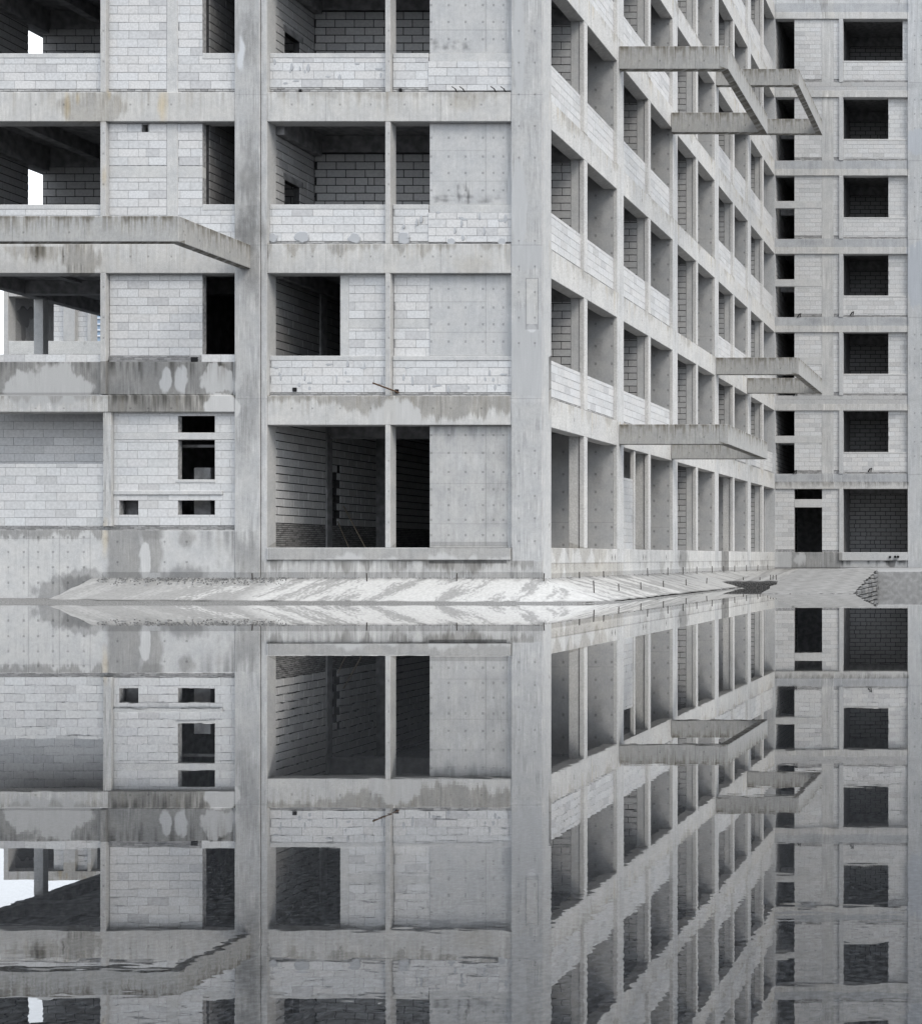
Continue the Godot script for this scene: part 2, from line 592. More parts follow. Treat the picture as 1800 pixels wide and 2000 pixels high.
func paint_front() -> Texture2D:
	var a := Wear.new(1600, 1720, -31.4, -13.5, -0.2, 19.2, 31, 0.435)
	var rg := RandomNumberGenerator.new()
	rg.seed = 77
	# columns: greyer, board-marked
	for c in [[459.0, 509.0, 0.9], [509.0, 522.0, 0.95], [996.0, 1062.0, 0.91]]:
		a.tone(fx(c[0]), fx(c[1]), -0.2, 19.2, c[2], 0.0, 0.2)
	for k in 10:
		a.blob(fx(rg.randf_range(466, 502)), rg.randf_range(0.5, 18.0), 0.22, rg.randf_range(0.3, 1.0), rg.randf_range(0.8, 0.92), 0.0, 0.8, 0.6)
	a.blob(fx(482), fy(452), 0.5, 0.5, 0.5, 0.1, 0.9, 0.5)
	a.blob(fx(484), fy(360), 0.34, 1.0, 0.68, 0.1, 0.9, 0.5)
	a.blob(fx(484), fy(80), 0.3, 0.6, 0.68, 0.1, 0.8, 0.5)
	a.blob(fx(486), fy(1090), 0.45, 0.55, 0.72, 0.1, 0.5, 0.4)
	a.set_blob(fx(470), fy(110), 0.1, 0.45, 0.52, -0.6, 0.4, 0.5)
	# patched corner column
	a.set_blob(fx(1026), fy(500), 0.56, 0.4, 0.40, -0.2, 0.08, 0.2)
	a.set_blob(fx(1028), fy(690), 0.62, 1.35, 0.40, -0.2, 0.08, 0.15)
	a.set_blob(fx(1012), fy(400), 0.22, 1.3, 0.42, -0.2, 0.1, 0.15)
	a.set_blob(fx(1012), fy(90), 0.16, 1.6, 0.42, -0.2, 0.1, 0.15)
	a.tone(fx(1025), fx(1050), fy(643), fy(543), 0.72)
	a.tone(fx(1027), fx(1048), fy(632), fy(545), 1.52, 0.3, 0.1)
	a.blob(fx(1038), fy(641), 0.14, 0.11, 1.3, 0.0, 0.2, 0.3)
	a.blob(fx(1030), fy(780), 0.5, 0.1, 1.08, 0.0, 0.2)
	for y in [184.0, 478.0, 778.0]:
		a.seam(fx(996), fx(1060), fy(y) - 0.012, fy(y), 0.78)
		a.seam(fx(459), fx(522), fy(y) - 0.012, fy(y), 0.84)
	for k in 5:
		a.holes([fx(1012), fx(1043)], [fy(60 + k * 62), fy(470 + k * 50), fy(880 + k * 44)], 0.022, 0.12)
	# beams of the corner block and of the wing to its left
	for k in [1, 2, 3]:
		var t: float = floor_at(k)
		var b: float = under(k)
		a.tone(fx(522), fx(996), b, t, 1.03, 0.3, 0.08)
		a.tone(fx(-120), fx(459), b, t, 1.02, 0.35, 0.08)
		a.drips(fx(522), fx(996), t, 0.8, 34, 0.86, 0.4, 0.05, rg)
		a.drips(fx(-120), fx(459), t, 0.8, 40, 0.84, 0.5, 0.05, rg)
		a.drips(fx(-120), fx(996), t, 0.8, 30, 1.12, 0.0, 0.06, rg)
		a.holes([fx(570), fx(610), fx(664), fx(724), fx(790), fx(845), fx(880), fx(940)], [t - 0.36], 0.022)
		a.holes([fx(70), fx(125), fx(255), fx(290), fx(335)], [t - 0.36], 0.022)
		for p in [636.0, 860.0, 60.0, 330.0]:
			a.seam(fx(p), fx(p) + 0.014, b, t, 0.82)
	a.wet(fx(522), fx(996), floor_at(3), 0.09, 0.14, 0.83, 1.1, 3.0)
	a.wet(fx(522), fx(996), floor_at(2), 0.14, 0.22, 0.74, 1.3, 9.0, 0.5)
	a.blob(fx(905), fy(200), 0.45, 0.22, 0.86, 0.6, 0.5)
	a.blob(fx(925), fy(518), 0.5, 0.3, 0.86, 0.5, 0.5)
	# damp upper part of the beam over the ground floor
	a.wet(fx(522), fx(768), floor_at(1), 0.28, 0.22, 0.66, 0.55, 21.0, 0.5)
	a.wet(fx(772), fx(996), floor_at(1), 0.52, 0.4, 0.62, 0.5, 27.3, 0.5)
	a.set_blob(fx(775), fy(815), 0.75, 0.5, 0.44, 0.2, 0.12, 0.25)
	# left beams
	a.wet(fx(-60), fx(125), floor_at(2) - 0.08, 0.2, 0.22, 0.8, 1.3, 51.0, 0.4)
	a.blob(fx(180), fy(209), 0.95, 0.5, 0.76, 0.5, 0.12, 0.18, 0.2)
	a.blob(fx(160), fy(505), 0.55, 0.6, 0.66, 0.5, 0.25, 0.4, 0.3)
	a.blob(fx(76), fy(490), 0.18, 0.28, 0.6, 0.4, 0.4, 0.4)
	a.drips(fx(45), fx(110), floor_at(2) - 0.08, 0.6, 9, 0.62, 0.5, 0.07, rg)
	for p in [132.0, 318.0]:
		a.blob(fx(p), fy(205), 0.07 if p < 200.0 else 0.11, 0.38, 0.9, 3.2, 0.9, 0.4)
	a.blob(fx(152), fy(192), 0.05, 0.16, 0.92, 2.6, 0.8)
	a.blob(fx(214), fy(185), 0.05, 0.14, 0.92, 2.6, 0.8)
	a.blob(fx(204), fy(345), 0.06, 0.24, 0.9, 2.2, 0.9)
	a.blob(fx(328), fy(340), 0.06, 0.2, 0.92, 2.6, 0.9)
	# the soaked band over the left ground floor
	var bt: float = fy(706)
	var bb: float = fy(805)
	a.tone(fx(-120), fx(459), fy(772), bt, 0.5, 0.3, 0.3)
	a.tone(fx(212), fx(459), bb, fy(772), 0.5, 0.5, 0.4)
	a.drips(fx(214), fx(459), bt, 0.7, 26, 0.55, 0.2, 0.07, rg)
	a.drips(fx(214), fx(400), fy(772), 0.5, 22, 0.5, 0.2, 0.09, rg)
	a.drips(fx(-120), fx(196), bt, 0.5, 26, 0.6, 0.1, 0.08, rg)
	for s in [[50.0, 760.0, 0.52, 0.5], [112.0, 752.0, 0.62, 0.62], [155.0, 760.0, 0.4, 0.34], [80.0, 768.0, 0.9, 0.25], [-60.0, 755.0, 0.7, 0.5]]:
		a.set_blob(fx(s[0]), fy(s[1]), s[2], s[3], 0.39, 0.1, 0.14, 0.3)
	a.tone(fx(-120), fx(196), fy(773), fy(769), 0.72)
	a.set_blob(fx(327), fy(746), 0.16, 0.36, 0.42, -0.1, 0.16, 0.32)
	a.set_blob(fx(357), fy(743), 0.17, 0.4, 0.42, -0.1, 0.14, 0.3)
	a.set_blob(fx(430), fy(742), 0.52, 0.42, 0.40, 0.0, 0.12, 0.35)
	a.set_blob(fx(434), fy(795), 0.5, 0.38, 0.46, 0.1, 0.08, 0.12)
	a.drips(fx(395), fx(456), fy(712), 0.7, 16, 0.84, 0.2, 0.04, rg)
	a.wet(fx(-120), fx(20), fy(774), 0.3, 0.3, 0.6, 1.0, 63.0, 0.3)
	a.wet(fx(20), fx(214), fy(774), 0.05, 0.14, 0.8, 1.0, 66.0, 0.3)
	# posts
	for c in [[196.0, 213.0], [750.0, 772.0]]:
		a.tone(fx(c[0]), fx(c[1]), fy(1060), 19.2, 0.98, 0.2, 0.1)
		a.holes([fx((c[0] + c[1]) * 0.5 - 2.0)], [fy(60), fy(120), fy(260), fy(300), fy(360), fy(560), fy(620), fy(660), fy(900), fy(960), fy(1020)], 0.022)
	a.tone(fx(198), fx(220), fy(1028), fy(806), 0.96, 0.0, 0.3)
	# shear wall panels
	for k in [0, 1, 2, 3]:
		var t2: float = under(k + 1)
		var s0: float = fx(834)
		var s1: float = fx(998)
		var low: float = floor_at(k) + (1.17 if k else 0.0)
		var v := [t2 - 0.48, t2 - 1.02, t2 - 1.50, t2 - 2.0]
		if k == 0:
			v = [t2 - 0.34, t2 - 0.85, t2 - 1.4, t2 - 1.9, t2 - 2.36, t2 - 2.78, t2 - 3.22]
			a.tone(s0, s1, low, t2, 0.86, 0.1, 0.1)
			for q in 16:
				a.blob(rg.randf_range(s0, s1), rg.randf_range(low, t2), rg.randf_range(0.15, 0.5), rg.randf_range(0.1, 0.3), rg.randf_range(0.86, 1.1), 0.0, 0.8, 0.8)
			a.wet(s0, s1, t2, 0.12, 0.3, 0.86, 1.6, 80.0, 0.0, 0.2)
			a.tone(s0, s1, low, low + 0.1, 0.75)
		else:
			a.tone(s0, s1, low, t2, 1.0, -0.1, 0.05)
		a.holes([fx(849), fx(883), fx(916), fx(950), fx(971), fx(990)], v, 0.026)
		a.seam(s0, fx(955), t2 - 0.86, t2 - 0.845, 0.84)
		a.seam(s0, s1, t2 - 1.74, t2 - 1.725, 0.84)
		if k == 0:
			a.seam(s0, s1, t2 - 0.34, t2 - 0.325, 0.84)
			a.seam(s0, s1, t2 - 2.9, t2 - 2.885, 0.84)
		a.seam(fx(955), fx(955) + 0.016, low, t2, 0.8)
	for q in 40:
		a.blob(fx(rg.randf_range(838, 990)), fy(rg.randf_range(383, 397)), rg.randf_range(0.03, 0.16), rg.randf_range(0.02, 0.05), 0.86, 0.0, 1.0, 0.8)
		a.blob(fx(905 + rg.randf_range(-6, 18)), fy(395 - rg.randf() * 34), 0.025, 0.08, 0.87, 0.0, 1.0, 0.8)
		a.blob(fx(rg.randf_range(838, 930)), fy(rg.randf_range(80, 100)), rg.randf_range(0.02, 0.07), rg.randf_range(0.02, 0.07), 0.86, 0.0, 1.0, 0.8)
	# plinth under the corner block
	a.tone(fx(522), fx(1000), fy(1096), fy(1069), 0.72, 0.3, 0.08)
	for q in 16:
		var p := rg.randf_range(540, 1000)
		a.set_blob(fx(p), fy(1098), rg.randf_range(0.12, 0.4), rg.randf_range(0.08, 0.3), 0.42, 0.1, 0.3, 0.5)
	a.tone(fx(512), fx(1062), -0.2, fy(1096), 0.9, 0.2, 0.2)
	a.wet(fx(512), fx(1062), fy(1095), 0.1, 0.26, 0.72, 1.3, 91.0, 0.2)
	a.tone(fx(838), fx(988), fy(1100), fy(1095), 0.4)
	a.wet(fx(850), fx(1000), fy(1099), 0.15, 0.2, 0.74, 1.6, 93.0, 0.3)
	a.drips(fx(530), fx(1000), fy(1096), 0.5, 34, 0.75, 0.1, 0.07, rg)
	a.tone(fx(459), fx(1062), -0.2, fy(1118), 0.72, 0.0, 0.15)
	# base wall at the left
	a.tone(fx(-120), fx(200), -0.2, fy(1034), 1.03, 0.1, 0.05)
	a.wet(fx(-120), fx(200), fy(1036), 0.12, 0.16, 0.6, 1.6, 101.0, 0.2, 0.12)
	for p in [56.0, 116.0, 176.0]:
		a.seam(fx(p), fx(p) + 0.016, fy(1165), fy(1036), 0.8)
	a.seam(fx(-120), fx(176), fy(1051) - 0.012, fy(1051), 0.8)
	a.holes([fx(17), fx(47), fx(75), fx(104), fx(133), fx(164)], [fy(1049), fy(1078), fy(1108), fy(1138)], 0.024, 0.2)
	a.curtain(fx(209), fx(276), fy(1135), fy(1036), 0.6, 3.0)
	a.curtain(fx(275), fx(322), fy(1118), fy(1036), 0.62, 8.0, 0.14)
	a.blob(fx(290), fy(1044), 0.3, 0.16, 0.85, 0.1, 0.3, 0.4)
	a.curtain(fx(425), fx(432), fy(1110), fy(1036), 0.8, 13.0)
	a.blob(fx(365), fy(1052), 0.22, 0.24, 0.66, 0.2, 0.4, 0.3)
	a.set_blob(fx(285), fy(1096), 0.17, 0.5, 0.46, 0.0, 0.12, 0.3)
	a.blob(fx(206), fy(1052), 0.07, 0.4, 0.92, 2.2, 0.9)
	a.blob(fx(140), fy(1158), 1.1, 0.5, 0.62, 0.0, 0.15, 0.3)
	a.blob(fx(165), fy(1135), 0.7, 0.36, 0.68, 0.0, 0.15, 0.3)
	a.blob(fx(365), fy(1124), 0.6, 0.3, 0.62, 0.0, 0.4, 0.4)
	a.tone(fx(200), fx(460), fy(1140), fy(1118), 0.72)
	a.drips(fx(392), fx(500), fy(1038), 1.0, 14, 0.78, 0.0, 0.08, rg)
	a.holes([fx(230), fx(322), fx(365)], [fy(1058), fy(1098)], 0.024, 0.1)
	return a.texture(Color(1.0, 1.0, 0.995))

func paint_side() -> Texture2D:
	var a := Wear.new(1200, 1000, 41.9, 82.1, -0.2, 33.2, 131, 0.50)
	var rg := RandomNumberGenerator.new()
	rg.seed = 78
	a.tone(41.9, 82.1, -0.2, 33.2, 1.0, 0.2, 0.05)
	for k in range(1, 8):
		var t: float = floor_at(k)
		a.wet(42.8, 81.3, t, -0.02, 0.3, 0.8, 0.5, k * 3.7, 0.4, 0.12)
		a.drips(42.8, 81.3, t, 0.8, 150, 0.86, 0.6, 0.06, rg)
		a.drips(42.8, 81.3, t, 0.8, 14, 0.8, 2.5, 0.08, rg)
		a.holes(range(43, 81, 2).map(func(v): return float(v)), [t - 0.42], 0.025)
		for q in 10:
			var z := 42.78 + q * 3.95
			a.seam(z, z + 0.03, t - 0.84, t, 0.85)
	for i in 6:
		var z0 := 41.9 + 7.9 * i if i else 41.9
		a.tone(z0 - 0.05, z0 + 0.9, -0.2, 33.2, 0.96, -0.2, 0.08)
	# plinth
	a.tone(42.0, 82.0, 0.9, 1.56, 0.95, 0.0, 0.1)
	a.seam(42.0, 82.0, 1.08, 1.1, 0.7)
	a.wet(42.8, 50.0, 1.56, 0.2, 0.4, 0.76, 0.6, 200.0, 0.5)
	a.wet(42.0, 50.5, 1.09, 0.6, 0.3, 0.8, 0.6, 203.0, 0.6)
	a.wet(50.0, 80.0, 1.09, -0.06, 0.4, 0.78, 0.7, 206.0, 0.2)
	a.tone(42.0, 82.0, -0.2, 0.8, 0.75)
	a.blob(59.4, 1.2, 0.8, 0.5, 0.6, 0.2, 0.3, 0.4)
	a.tone(67.0, 68.6, 0.5, 1.56, 0.45, 0.2, 0.3)
	a.holes([49.1, 49.5, 53.2, 53.5, 56.6, 59.0, 68.0, 72.2, 79.0], [1.3, 1.24], 0.05)
	return a.texture(Color(1.0, 0.998, 0.99))

func paint_rear() -> Texture2D:
	var a := Wear.new(500, 1400, -14.2, -4.6, -0.2, 34.8, 231, 0.435)
	var rg := RandomNumberGenerator.new()
	rg.seed = 79
	for k in range(1, 8):
		var t: float = floor_at(k)
		a.tone(-14.2, rx(1772), t - 0.46, t, 0.86 if k != 2 and k != 6 else 1.0, -0.3, 0.1)
		a.tone(-14.2, rx(1772), under(k), t - 0.46, 1.04, 0.4, 0.1)
		a.drips(-14.0, rx(1772), t - 0.46, 0.4, 20, 0.88, 0.2, 0.06, rg)
		for q in 5:
			a.blob(rg.randf_range(-14, -5), t - 0.2, 0.5, 0.14, rg.randf_range(0.85, 1.12), 0.0, 0.5, 0.5)
		a.holes([rx(1783), rx(1796)], [t + 1.0, t + 1.8, t + 2.6, t + 3.4], 0.03)
		a.seam(rx(1772), -4.6, t - 0.02, t, 0.8)
	a.tone(rx(1604), rx(1628), 1.5, 33.2, 1.0, 0.3, 0.18)
	a.tone(rx(1771), -4.6, -0.2, 33.2, 0.97, -0.2, 0.14)
	a.set_blob(rx(1790), 17.0, 0.8, 1.8, 0.40, -1.0, 0.1, 0.2)
	a.set_blob(rx(1790), 24.4, 0.8, 0.7, 0.42, -0.9, 0.1, 0.2)
	a.wet(-14.0, -4.6, 34.7, 2.0, 0.7, 0.78, 0.8, 300.0, 0.2, 0.15)
	for k in 4:
		a.wet(-14.0, rx(1772), floor_at(1) - 0.46, 0.1, 0.2, 0.88, 1.2, 311.0 + k, 0.0)
	# plinth with damp marks
	a.tone(rx(1545), rx(1640), 0.5, 1.56, 0.6, 0.2, 0.25)
	a.set_blob(rx(1562), ry(1091), 0.3, 0.36, 0.42, 0.0, 0.3, 0.45)
	a.set_blob(rx(1530), ry(1093), 0.42, 0.4, 0.4, 0.0, 0.3, 0.3)
	a.drips(rx(1640), rx(1772), ry(1094), 0.4, 16, 0.35, 0.0, 0.13, rg)
	a.blob(rx(1740), ry(1100), 0.24, 0.3, 0.42, 0.0, 0.2, 0.3)
	a.seam(-14.0, -4.6, 0.62, 0.7, 0.6)
	return a.texture(Color(0.985, 0.995, 1.005))

# ---------------------------------------------------------------- the corner block
func corner_building() -> void:
	var b := thing("concrete_building", "unfinished concrete corner building, bare frame with grey block infill and rows of empty openings", "building", Vector3.ZERO)
	var m := masonry()
	var f: Material = M.front
	front_uv()
	var xl := fx(522)          # inner face of the left column
	var top := 33.0
	box(b, "column", f, fx(510.5), xl, 0.2, top, -42.5, -41.985)
	# corner column
	box(b, "column", f, fx(998), SIDE_X, 0.2, top, -42.78, -41.98, 0.02)
	# beams, posts, sills of the front
	for k in range(1, 8):
		var tk := floor_at(k)
		box(b, "beam", f, xl, fx(998), under(k), tk, -42.5, -42.0)
	for k in range(0, 7):
		var t0 := floor_at(k)
		var t1 := under(k + 1)
		box(b, "post", f, fx(752), fx(762), t0, t1, -42.4, -42.003)
		# shear wall panel
		var low := t0 + (1.17 if k else 0.0)
		box(b, "shear_wall", f, fx(834), fx(998), low, t1, -42.42, -42.17)
	# base beam and plinth
	box(b, "plinth", f, xl, fx(998), fy(1094), floor_at(0), -42.6, -41.94, 0.02)
	box(b, "plinth", f, fx(510.5), fx(1001), 0.0, fy(1094), -42.6, -42.0)
	var o := Vector3(0, 0, -42.14)
	var ux := Vector3.RIGHT
	var nz := Vector3.BACK
	var nm := {"named": true}
	for k in range(1, 7):
		var t := floor_at(k)
		var opt := {"named": k < 4, "anchor": t + 0.1}
		var ft := 0.18 if k == 3 else 0.11
		footing(m, o, ux, nz, xl, fx(752), t, t + ft)
		footing(m, o, ux, nz, fx(763), fx(998), t, t + ft)
		box(b, "footing", M.mortar, xl, fx(998), t, t + ft, -42.35, -42.165, 0.004)
		opt.anchor = t + ft
		block_wall(m, b, "block_wall", o, ux, nz, [xl, t + ft, fx(752), t + 1.03], opt)
		box(b, "sill", M.sill, xl, fx(752), t + 1.03, t + 1.17, -42.36, -42.135)
		if k == 1:
			block_wall(m, b, "block_wall", o, ux, nz, [fx(763), t + ft, fx(998), t + 1.03], opt)
			box(b, "sill", M.sill, fx(763), fx(998), t + 1.03, t + 1.165, -42.36, -42.12)
			# filled openings of the second storey
			var hi := under(2)
			var band0 := fy(639)
			var band1 := fy(620)
			var o2 := Vector3(0, 0, -42.2)
			box(b, "tie_column", M.sill, fx(658), fx(675), t + 1.17, hi, -42.4, -42.195)
			for q in [[675.0, 752.0], [763.0, 834.0]]:
				block_wall(m, b, "block_wall", o2, ux, nz, [fx(q[0]), t + 1.17, fx(q[1]), band0], nm)
				box(b, "tie_beam", M.sill, fx(q[0]), fx(q[1]), band0, band1, -42.4, -42.203)
				block_wall(m, b, "block_wall", o2, ux, nz, [fx(q[0]), band1, fx(q[1]), hi], nm)
		else:
			block_wall(m, b, "block_wall", o, ux, nz, [fx(763), t + ft, fx(833), t + 1.03], opt)
			box(b, "sill", M.sill, fx(763), fx(833), t + 1.03, t + 1.17, -42.36, -42.135)
			block_wall(m, b, "block_wall", Vector3(0, 0, -42.11), ux, nz, [fx(833), t + 0.08, fx(998), t + 0.93], {"named": k < 4, "anchor": t + 0.02})
			box(b, "sill", M.sill, fx(834), fx(998), t + 0.93, t + 1.17, -42.36, -42.15)
	# mortar dabs round old scaffold holes
	for d in [[529.0, 463.0, 0.14, 0.17], [587.0, 461.0, 0.22, 0.2], [688.0, 464.0, 0.17, 0.16], [785.0, 463.0, 0.18, 0.18], [878.0, 470.0, 0.13, 0.11], [977.0, 470.0, 0.12, 0.11]]:
		var st := new_st()
		lump(st, Vector3(fx(d[0]), fy(d[1]), -42.135), ux, nz, d[2], d[3], 0.03)
		put(b, "mortar_dab", st, M.rough_mortar)
	for q in 60:
		var kk: int = [1, 1, 2, 3][q % 4]
		var st := new_st()
		var sx := fx(rng.randf_range(530, 745) if q % 2 else rng.randf_range(772, 990))
		lump(st, Vector3(sx, floor_at(kk) + rng.randf_range(0.2, 0.95), -42.139 if q % 2 or kk == 1 else -42.109), ux, nz, rng.randf_range(0.02, 0.05) if q % 3 else rng.randf_range(0.05, 0.12), rng.randf_range(0.05, 0.14) if q % 3 else 0.03, 0.008)
		put(b, "mortar_smear", st, M.rough_mortar)
	for d in [[571.0, 760.0, 0.06], [771.0, 763.0, 0.055], [582.0, 174.0, 0.04], [778.0, 173.0, 0.045]]:
		box(b, "conduit_end", M.dark, fx(d[0]) - d[2], fx(d[0]) + d[2], fy(d[1]) - d[2], fy(d[1]) + d[2], -42.2, -42.115, 0.01)
	var sb := new_st()
	rod(sb, Vector3(fx(776), fy(766), -42.1), Vector3(fx(743), fy(752), -41.5), 0.024)
	put(b, "iron_bar", sb, M.rust)
	for p in [890.0, 905.0, 966.0, 985.0]:
		var s2 := new_st()
		rod(s2, Vector3(fx(p), floor_at(3) + 0.02, -42.1), Vector3(fx(p) - 0.02, floor_at(3) + 0.1, -42.0), 0.018)
		rod(s2, Vector3(fx(p) - 0.02, floor_at(3) + 0.1, -42.0), Vector3(fx(p) - 0.1, floor_at(3) + 0.15, -41.95), 0.014)
		put(b, "rebar_hook", s2, M.iron)
	# ---- rooms behind the front
	for k in range(0, 8):
		var t := floor_at(k)
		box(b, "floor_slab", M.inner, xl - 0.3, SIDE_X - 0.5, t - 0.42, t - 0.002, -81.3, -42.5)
	for k in range(2, 7):
		var t := floor_at(k)
		var hi := floor_at(k + 1) - 0.42
		var z := -44.8
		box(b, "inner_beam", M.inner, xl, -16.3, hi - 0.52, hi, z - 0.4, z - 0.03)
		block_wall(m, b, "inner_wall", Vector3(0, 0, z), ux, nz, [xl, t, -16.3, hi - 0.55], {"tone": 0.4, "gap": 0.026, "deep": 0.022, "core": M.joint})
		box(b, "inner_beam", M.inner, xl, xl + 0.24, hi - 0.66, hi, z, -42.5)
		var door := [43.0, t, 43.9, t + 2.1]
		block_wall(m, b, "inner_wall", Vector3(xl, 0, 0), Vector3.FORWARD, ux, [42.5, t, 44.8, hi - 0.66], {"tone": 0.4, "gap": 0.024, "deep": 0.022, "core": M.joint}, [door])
		box(b, "lintel", M.inner, xl - 0.1, xl + 0.012, t + 2.1, t + 2.3, -44.1, -42.9)
	# second storey: a deep dark room
	var t1b := floor_at(1)
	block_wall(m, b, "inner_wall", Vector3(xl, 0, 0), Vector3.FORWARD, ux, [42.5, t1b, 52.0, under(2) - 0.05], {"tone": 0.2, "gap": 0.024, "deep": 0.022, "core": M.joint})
	box(b, "inner_column", M.inner, xl, xl + 0.06, t1b, under(2), -45.5, -45.1)
	box(b, "inner_beam", M.inner, xl, xl + 0.2, under(2) - 0.05, under(2) + 0.42, -52.0, -42.5)
	box(b, "inner_wall", M.inner, xl, -16.3, t1b, floor_at(2) - 0.4, -52.2, -52.0)
	# ground storey: long side wall with a toothed gap
	var gw := {"tone": 0.48, "gap": 0.026, "deep": 0.022, "core": M.joint}
	var g0 := floor_at(0)
	var g1 := floor_at(1) - 0.42
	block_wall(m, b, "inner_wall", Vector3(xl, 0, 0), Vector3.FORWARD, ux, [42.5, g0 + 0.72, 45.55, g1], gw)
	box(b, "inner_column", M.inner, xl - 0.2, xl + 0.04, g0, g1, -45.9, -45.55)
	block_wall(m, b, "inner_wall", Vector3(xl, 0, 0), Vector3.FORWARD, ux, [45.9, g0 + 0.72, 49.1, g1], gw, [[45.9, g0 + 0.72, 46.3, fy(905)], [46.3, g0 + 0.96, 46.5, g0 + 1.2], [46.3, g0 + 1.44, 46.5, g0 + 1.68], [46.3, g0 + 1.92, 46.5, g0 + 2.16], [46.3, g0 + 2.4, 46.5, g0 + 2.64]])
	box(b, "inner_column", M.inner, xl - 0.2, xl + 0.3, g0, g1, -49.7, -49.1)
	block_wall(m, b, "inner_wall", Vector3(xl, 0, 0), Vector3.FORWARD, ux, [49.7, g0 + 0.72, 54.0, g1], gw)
	footing(m, Vector3(xl, 0, 0), Vector3.FORWARD, ux, 42.5, 54.0, g0, g0 + 0.72, 0.22)
	box(b, "inner_wall", M.joint, xl - 0.2, xl - 0.03, g0, g0 + 0.72, -54.0, -42.5, 0.004)
	box(b, "inner_wall", M.inner, xl, -16.3, g0, g1, -54.2, -54.0)
	box(b, "inner_beam", M.inner, xl, -16.3, g1 - 0.5, g1, -46.1, -45.75)
	# ---- the long side
	side_uv()
	var s: Material = M.side
	for i in range(1, 5):
		var z0 := -(41.85 + 7.9 * i)
		box(b, "column", s, SIDE_X - 0.14, SIDE_X, 0.2, top, z0 - 0.8, z0)
	for k in range(1, 8):
		for i in 5:
			var z0 := -(42.65 + 7.9 * i) if i else -42.78
			var z1 := -(41.85 + 7.9 * (i + 1)) if i < 4 else -81.38
			box(b, "beam", s, SIDE_X - 0.48, SIDE_X - 0.012, under(k), floor_at(k), z1, z0)
	box(b, "inner_wall", M.inner, -16.5, -16.3, 0.2, top, -81.3, -42.55)
	var uz := Vector3.FORWARD
	var nx := Vector3.RIGHT
	for i in 5:
		var za := 42.65 + 7.9 * i if i else 42.78
		var zb := 41.85 + 7.9 * (i + 1) if i < 4 else 81.38
		var zp := 46.03 + 7.9 * i      # the post in the middle
		box(b, "plinth", s, SIDE_X - 0.5, SIDE_X - 0.006, -0.1, floor_at(0), -zb, -za, 0.015)
		for k in range(0, 7):
			var t := floor_at(k)
			var hi := under(k + 1)
			box(b, "post", s, SIDE_X - 0.17, SIDE_X - 0.008, t, hi, -(zp + 0.33), -zp)
			var open := k == 0 and i in [0, 1, 3]
			if open:
				box(b, "pier", s, SIDE_X - 0.52, SIDE_X - 0.2, t, hi, -(zp + 0.3), -(zp + 0.05))
			else:
				# block partition behind the post, with its tie column
				box(b, "tie_column", M.sill, SIDE_X - 0.45, SIDE_X - 0.175, t, hi, -(zp + 0.24), -(zp + 0.03))
				block_wall(m, b, "partition_wall", Vector3(0, 0, -(zp + 0.035)), ux, nz, [-16.3, t, SIDE_X - 0.45, hi - 0.1], {"tone": 0.44, "gap": 0.02, "deep": 0.02, "core": M.joint})
				box(b, "tie_beam", M.inner, -16.3, SIDE_X - 0.45, hi - 0.1, hi + 0.4, -(zp + 0.23), -(zp + 0.03))
			# concrete cross wall at the far column
			box(b, "cross_wall", M.panel, -16.3, SIDE_X - 0.03 if i == 4 else SIDE_X - 0.14, t, hi + 0.4, -(zb + 0.25), -(zb + 0.004))
			if k == 0:
				continue
			if i == 2 and k != 6:
				continue               # no parapets in the third bay
			for q in [[za, zp], [zp + 0.33, zb]]:
				footing(m, Vector3(SIDE_X - 0.13, 0, 0), uz, nx, q[0], q[1], t, t + 0.1)
				box(b, "footing", M.mortar, SIDE_X - 0.34, SIDE_X - 0.16, t, t + 0.1, -q[1], -q[0], 0.004)
				block_wall(m, b, "block_wall", Vector3(SIDE_X - 0.13, 0, 0), uz, nx, [q[0], t + 0.1, q[1], t + 1.17], {"named": i < 2 and k in [1, 2, 3, 4], "tone": 0.6, "anchor": t + 0.1})
	# low infill in the second bay of the ground storey
	block_wall(m, b, "block_wall", Vector3(SIDE_X - 0.1, 0, 0), uz, nx, [50.55, floor_at(0), 52.1, floor_at(0) + 2.5], {"tone": 0.5})
	box(b, "post", s, SIDE_X - 0.2, SIDE_X - 0.05, floor_at(0), under(1), -52.25, -52.1)
	box(b, "cross_wall", M.panel, -16.3, SIDE_X - 0.5, floor_at(0), under(1), -81.35, -81.1)
	# canopy frames cast out from the beams
	canopy(b, 49.95, 57.7, under(4) - 0.2, 0.78, "open concrete canopy frame high on the facade, nearer of two")
	canopy(b, 65.75, 73.55, under(5) - 0.02, 0.74, "open concrete canopy frame high on the facade, farther of two")
	canopy(b, 65.75, 73.55, under(2) + 0.06, 0.76, "mossy concrete canopy frame above the second storey")
	canopy(b, 49.95, 57.7, under(1) + 0.06, 0.68, "mossy concrete canopy frame above the ground storey")
	finish(m, b)

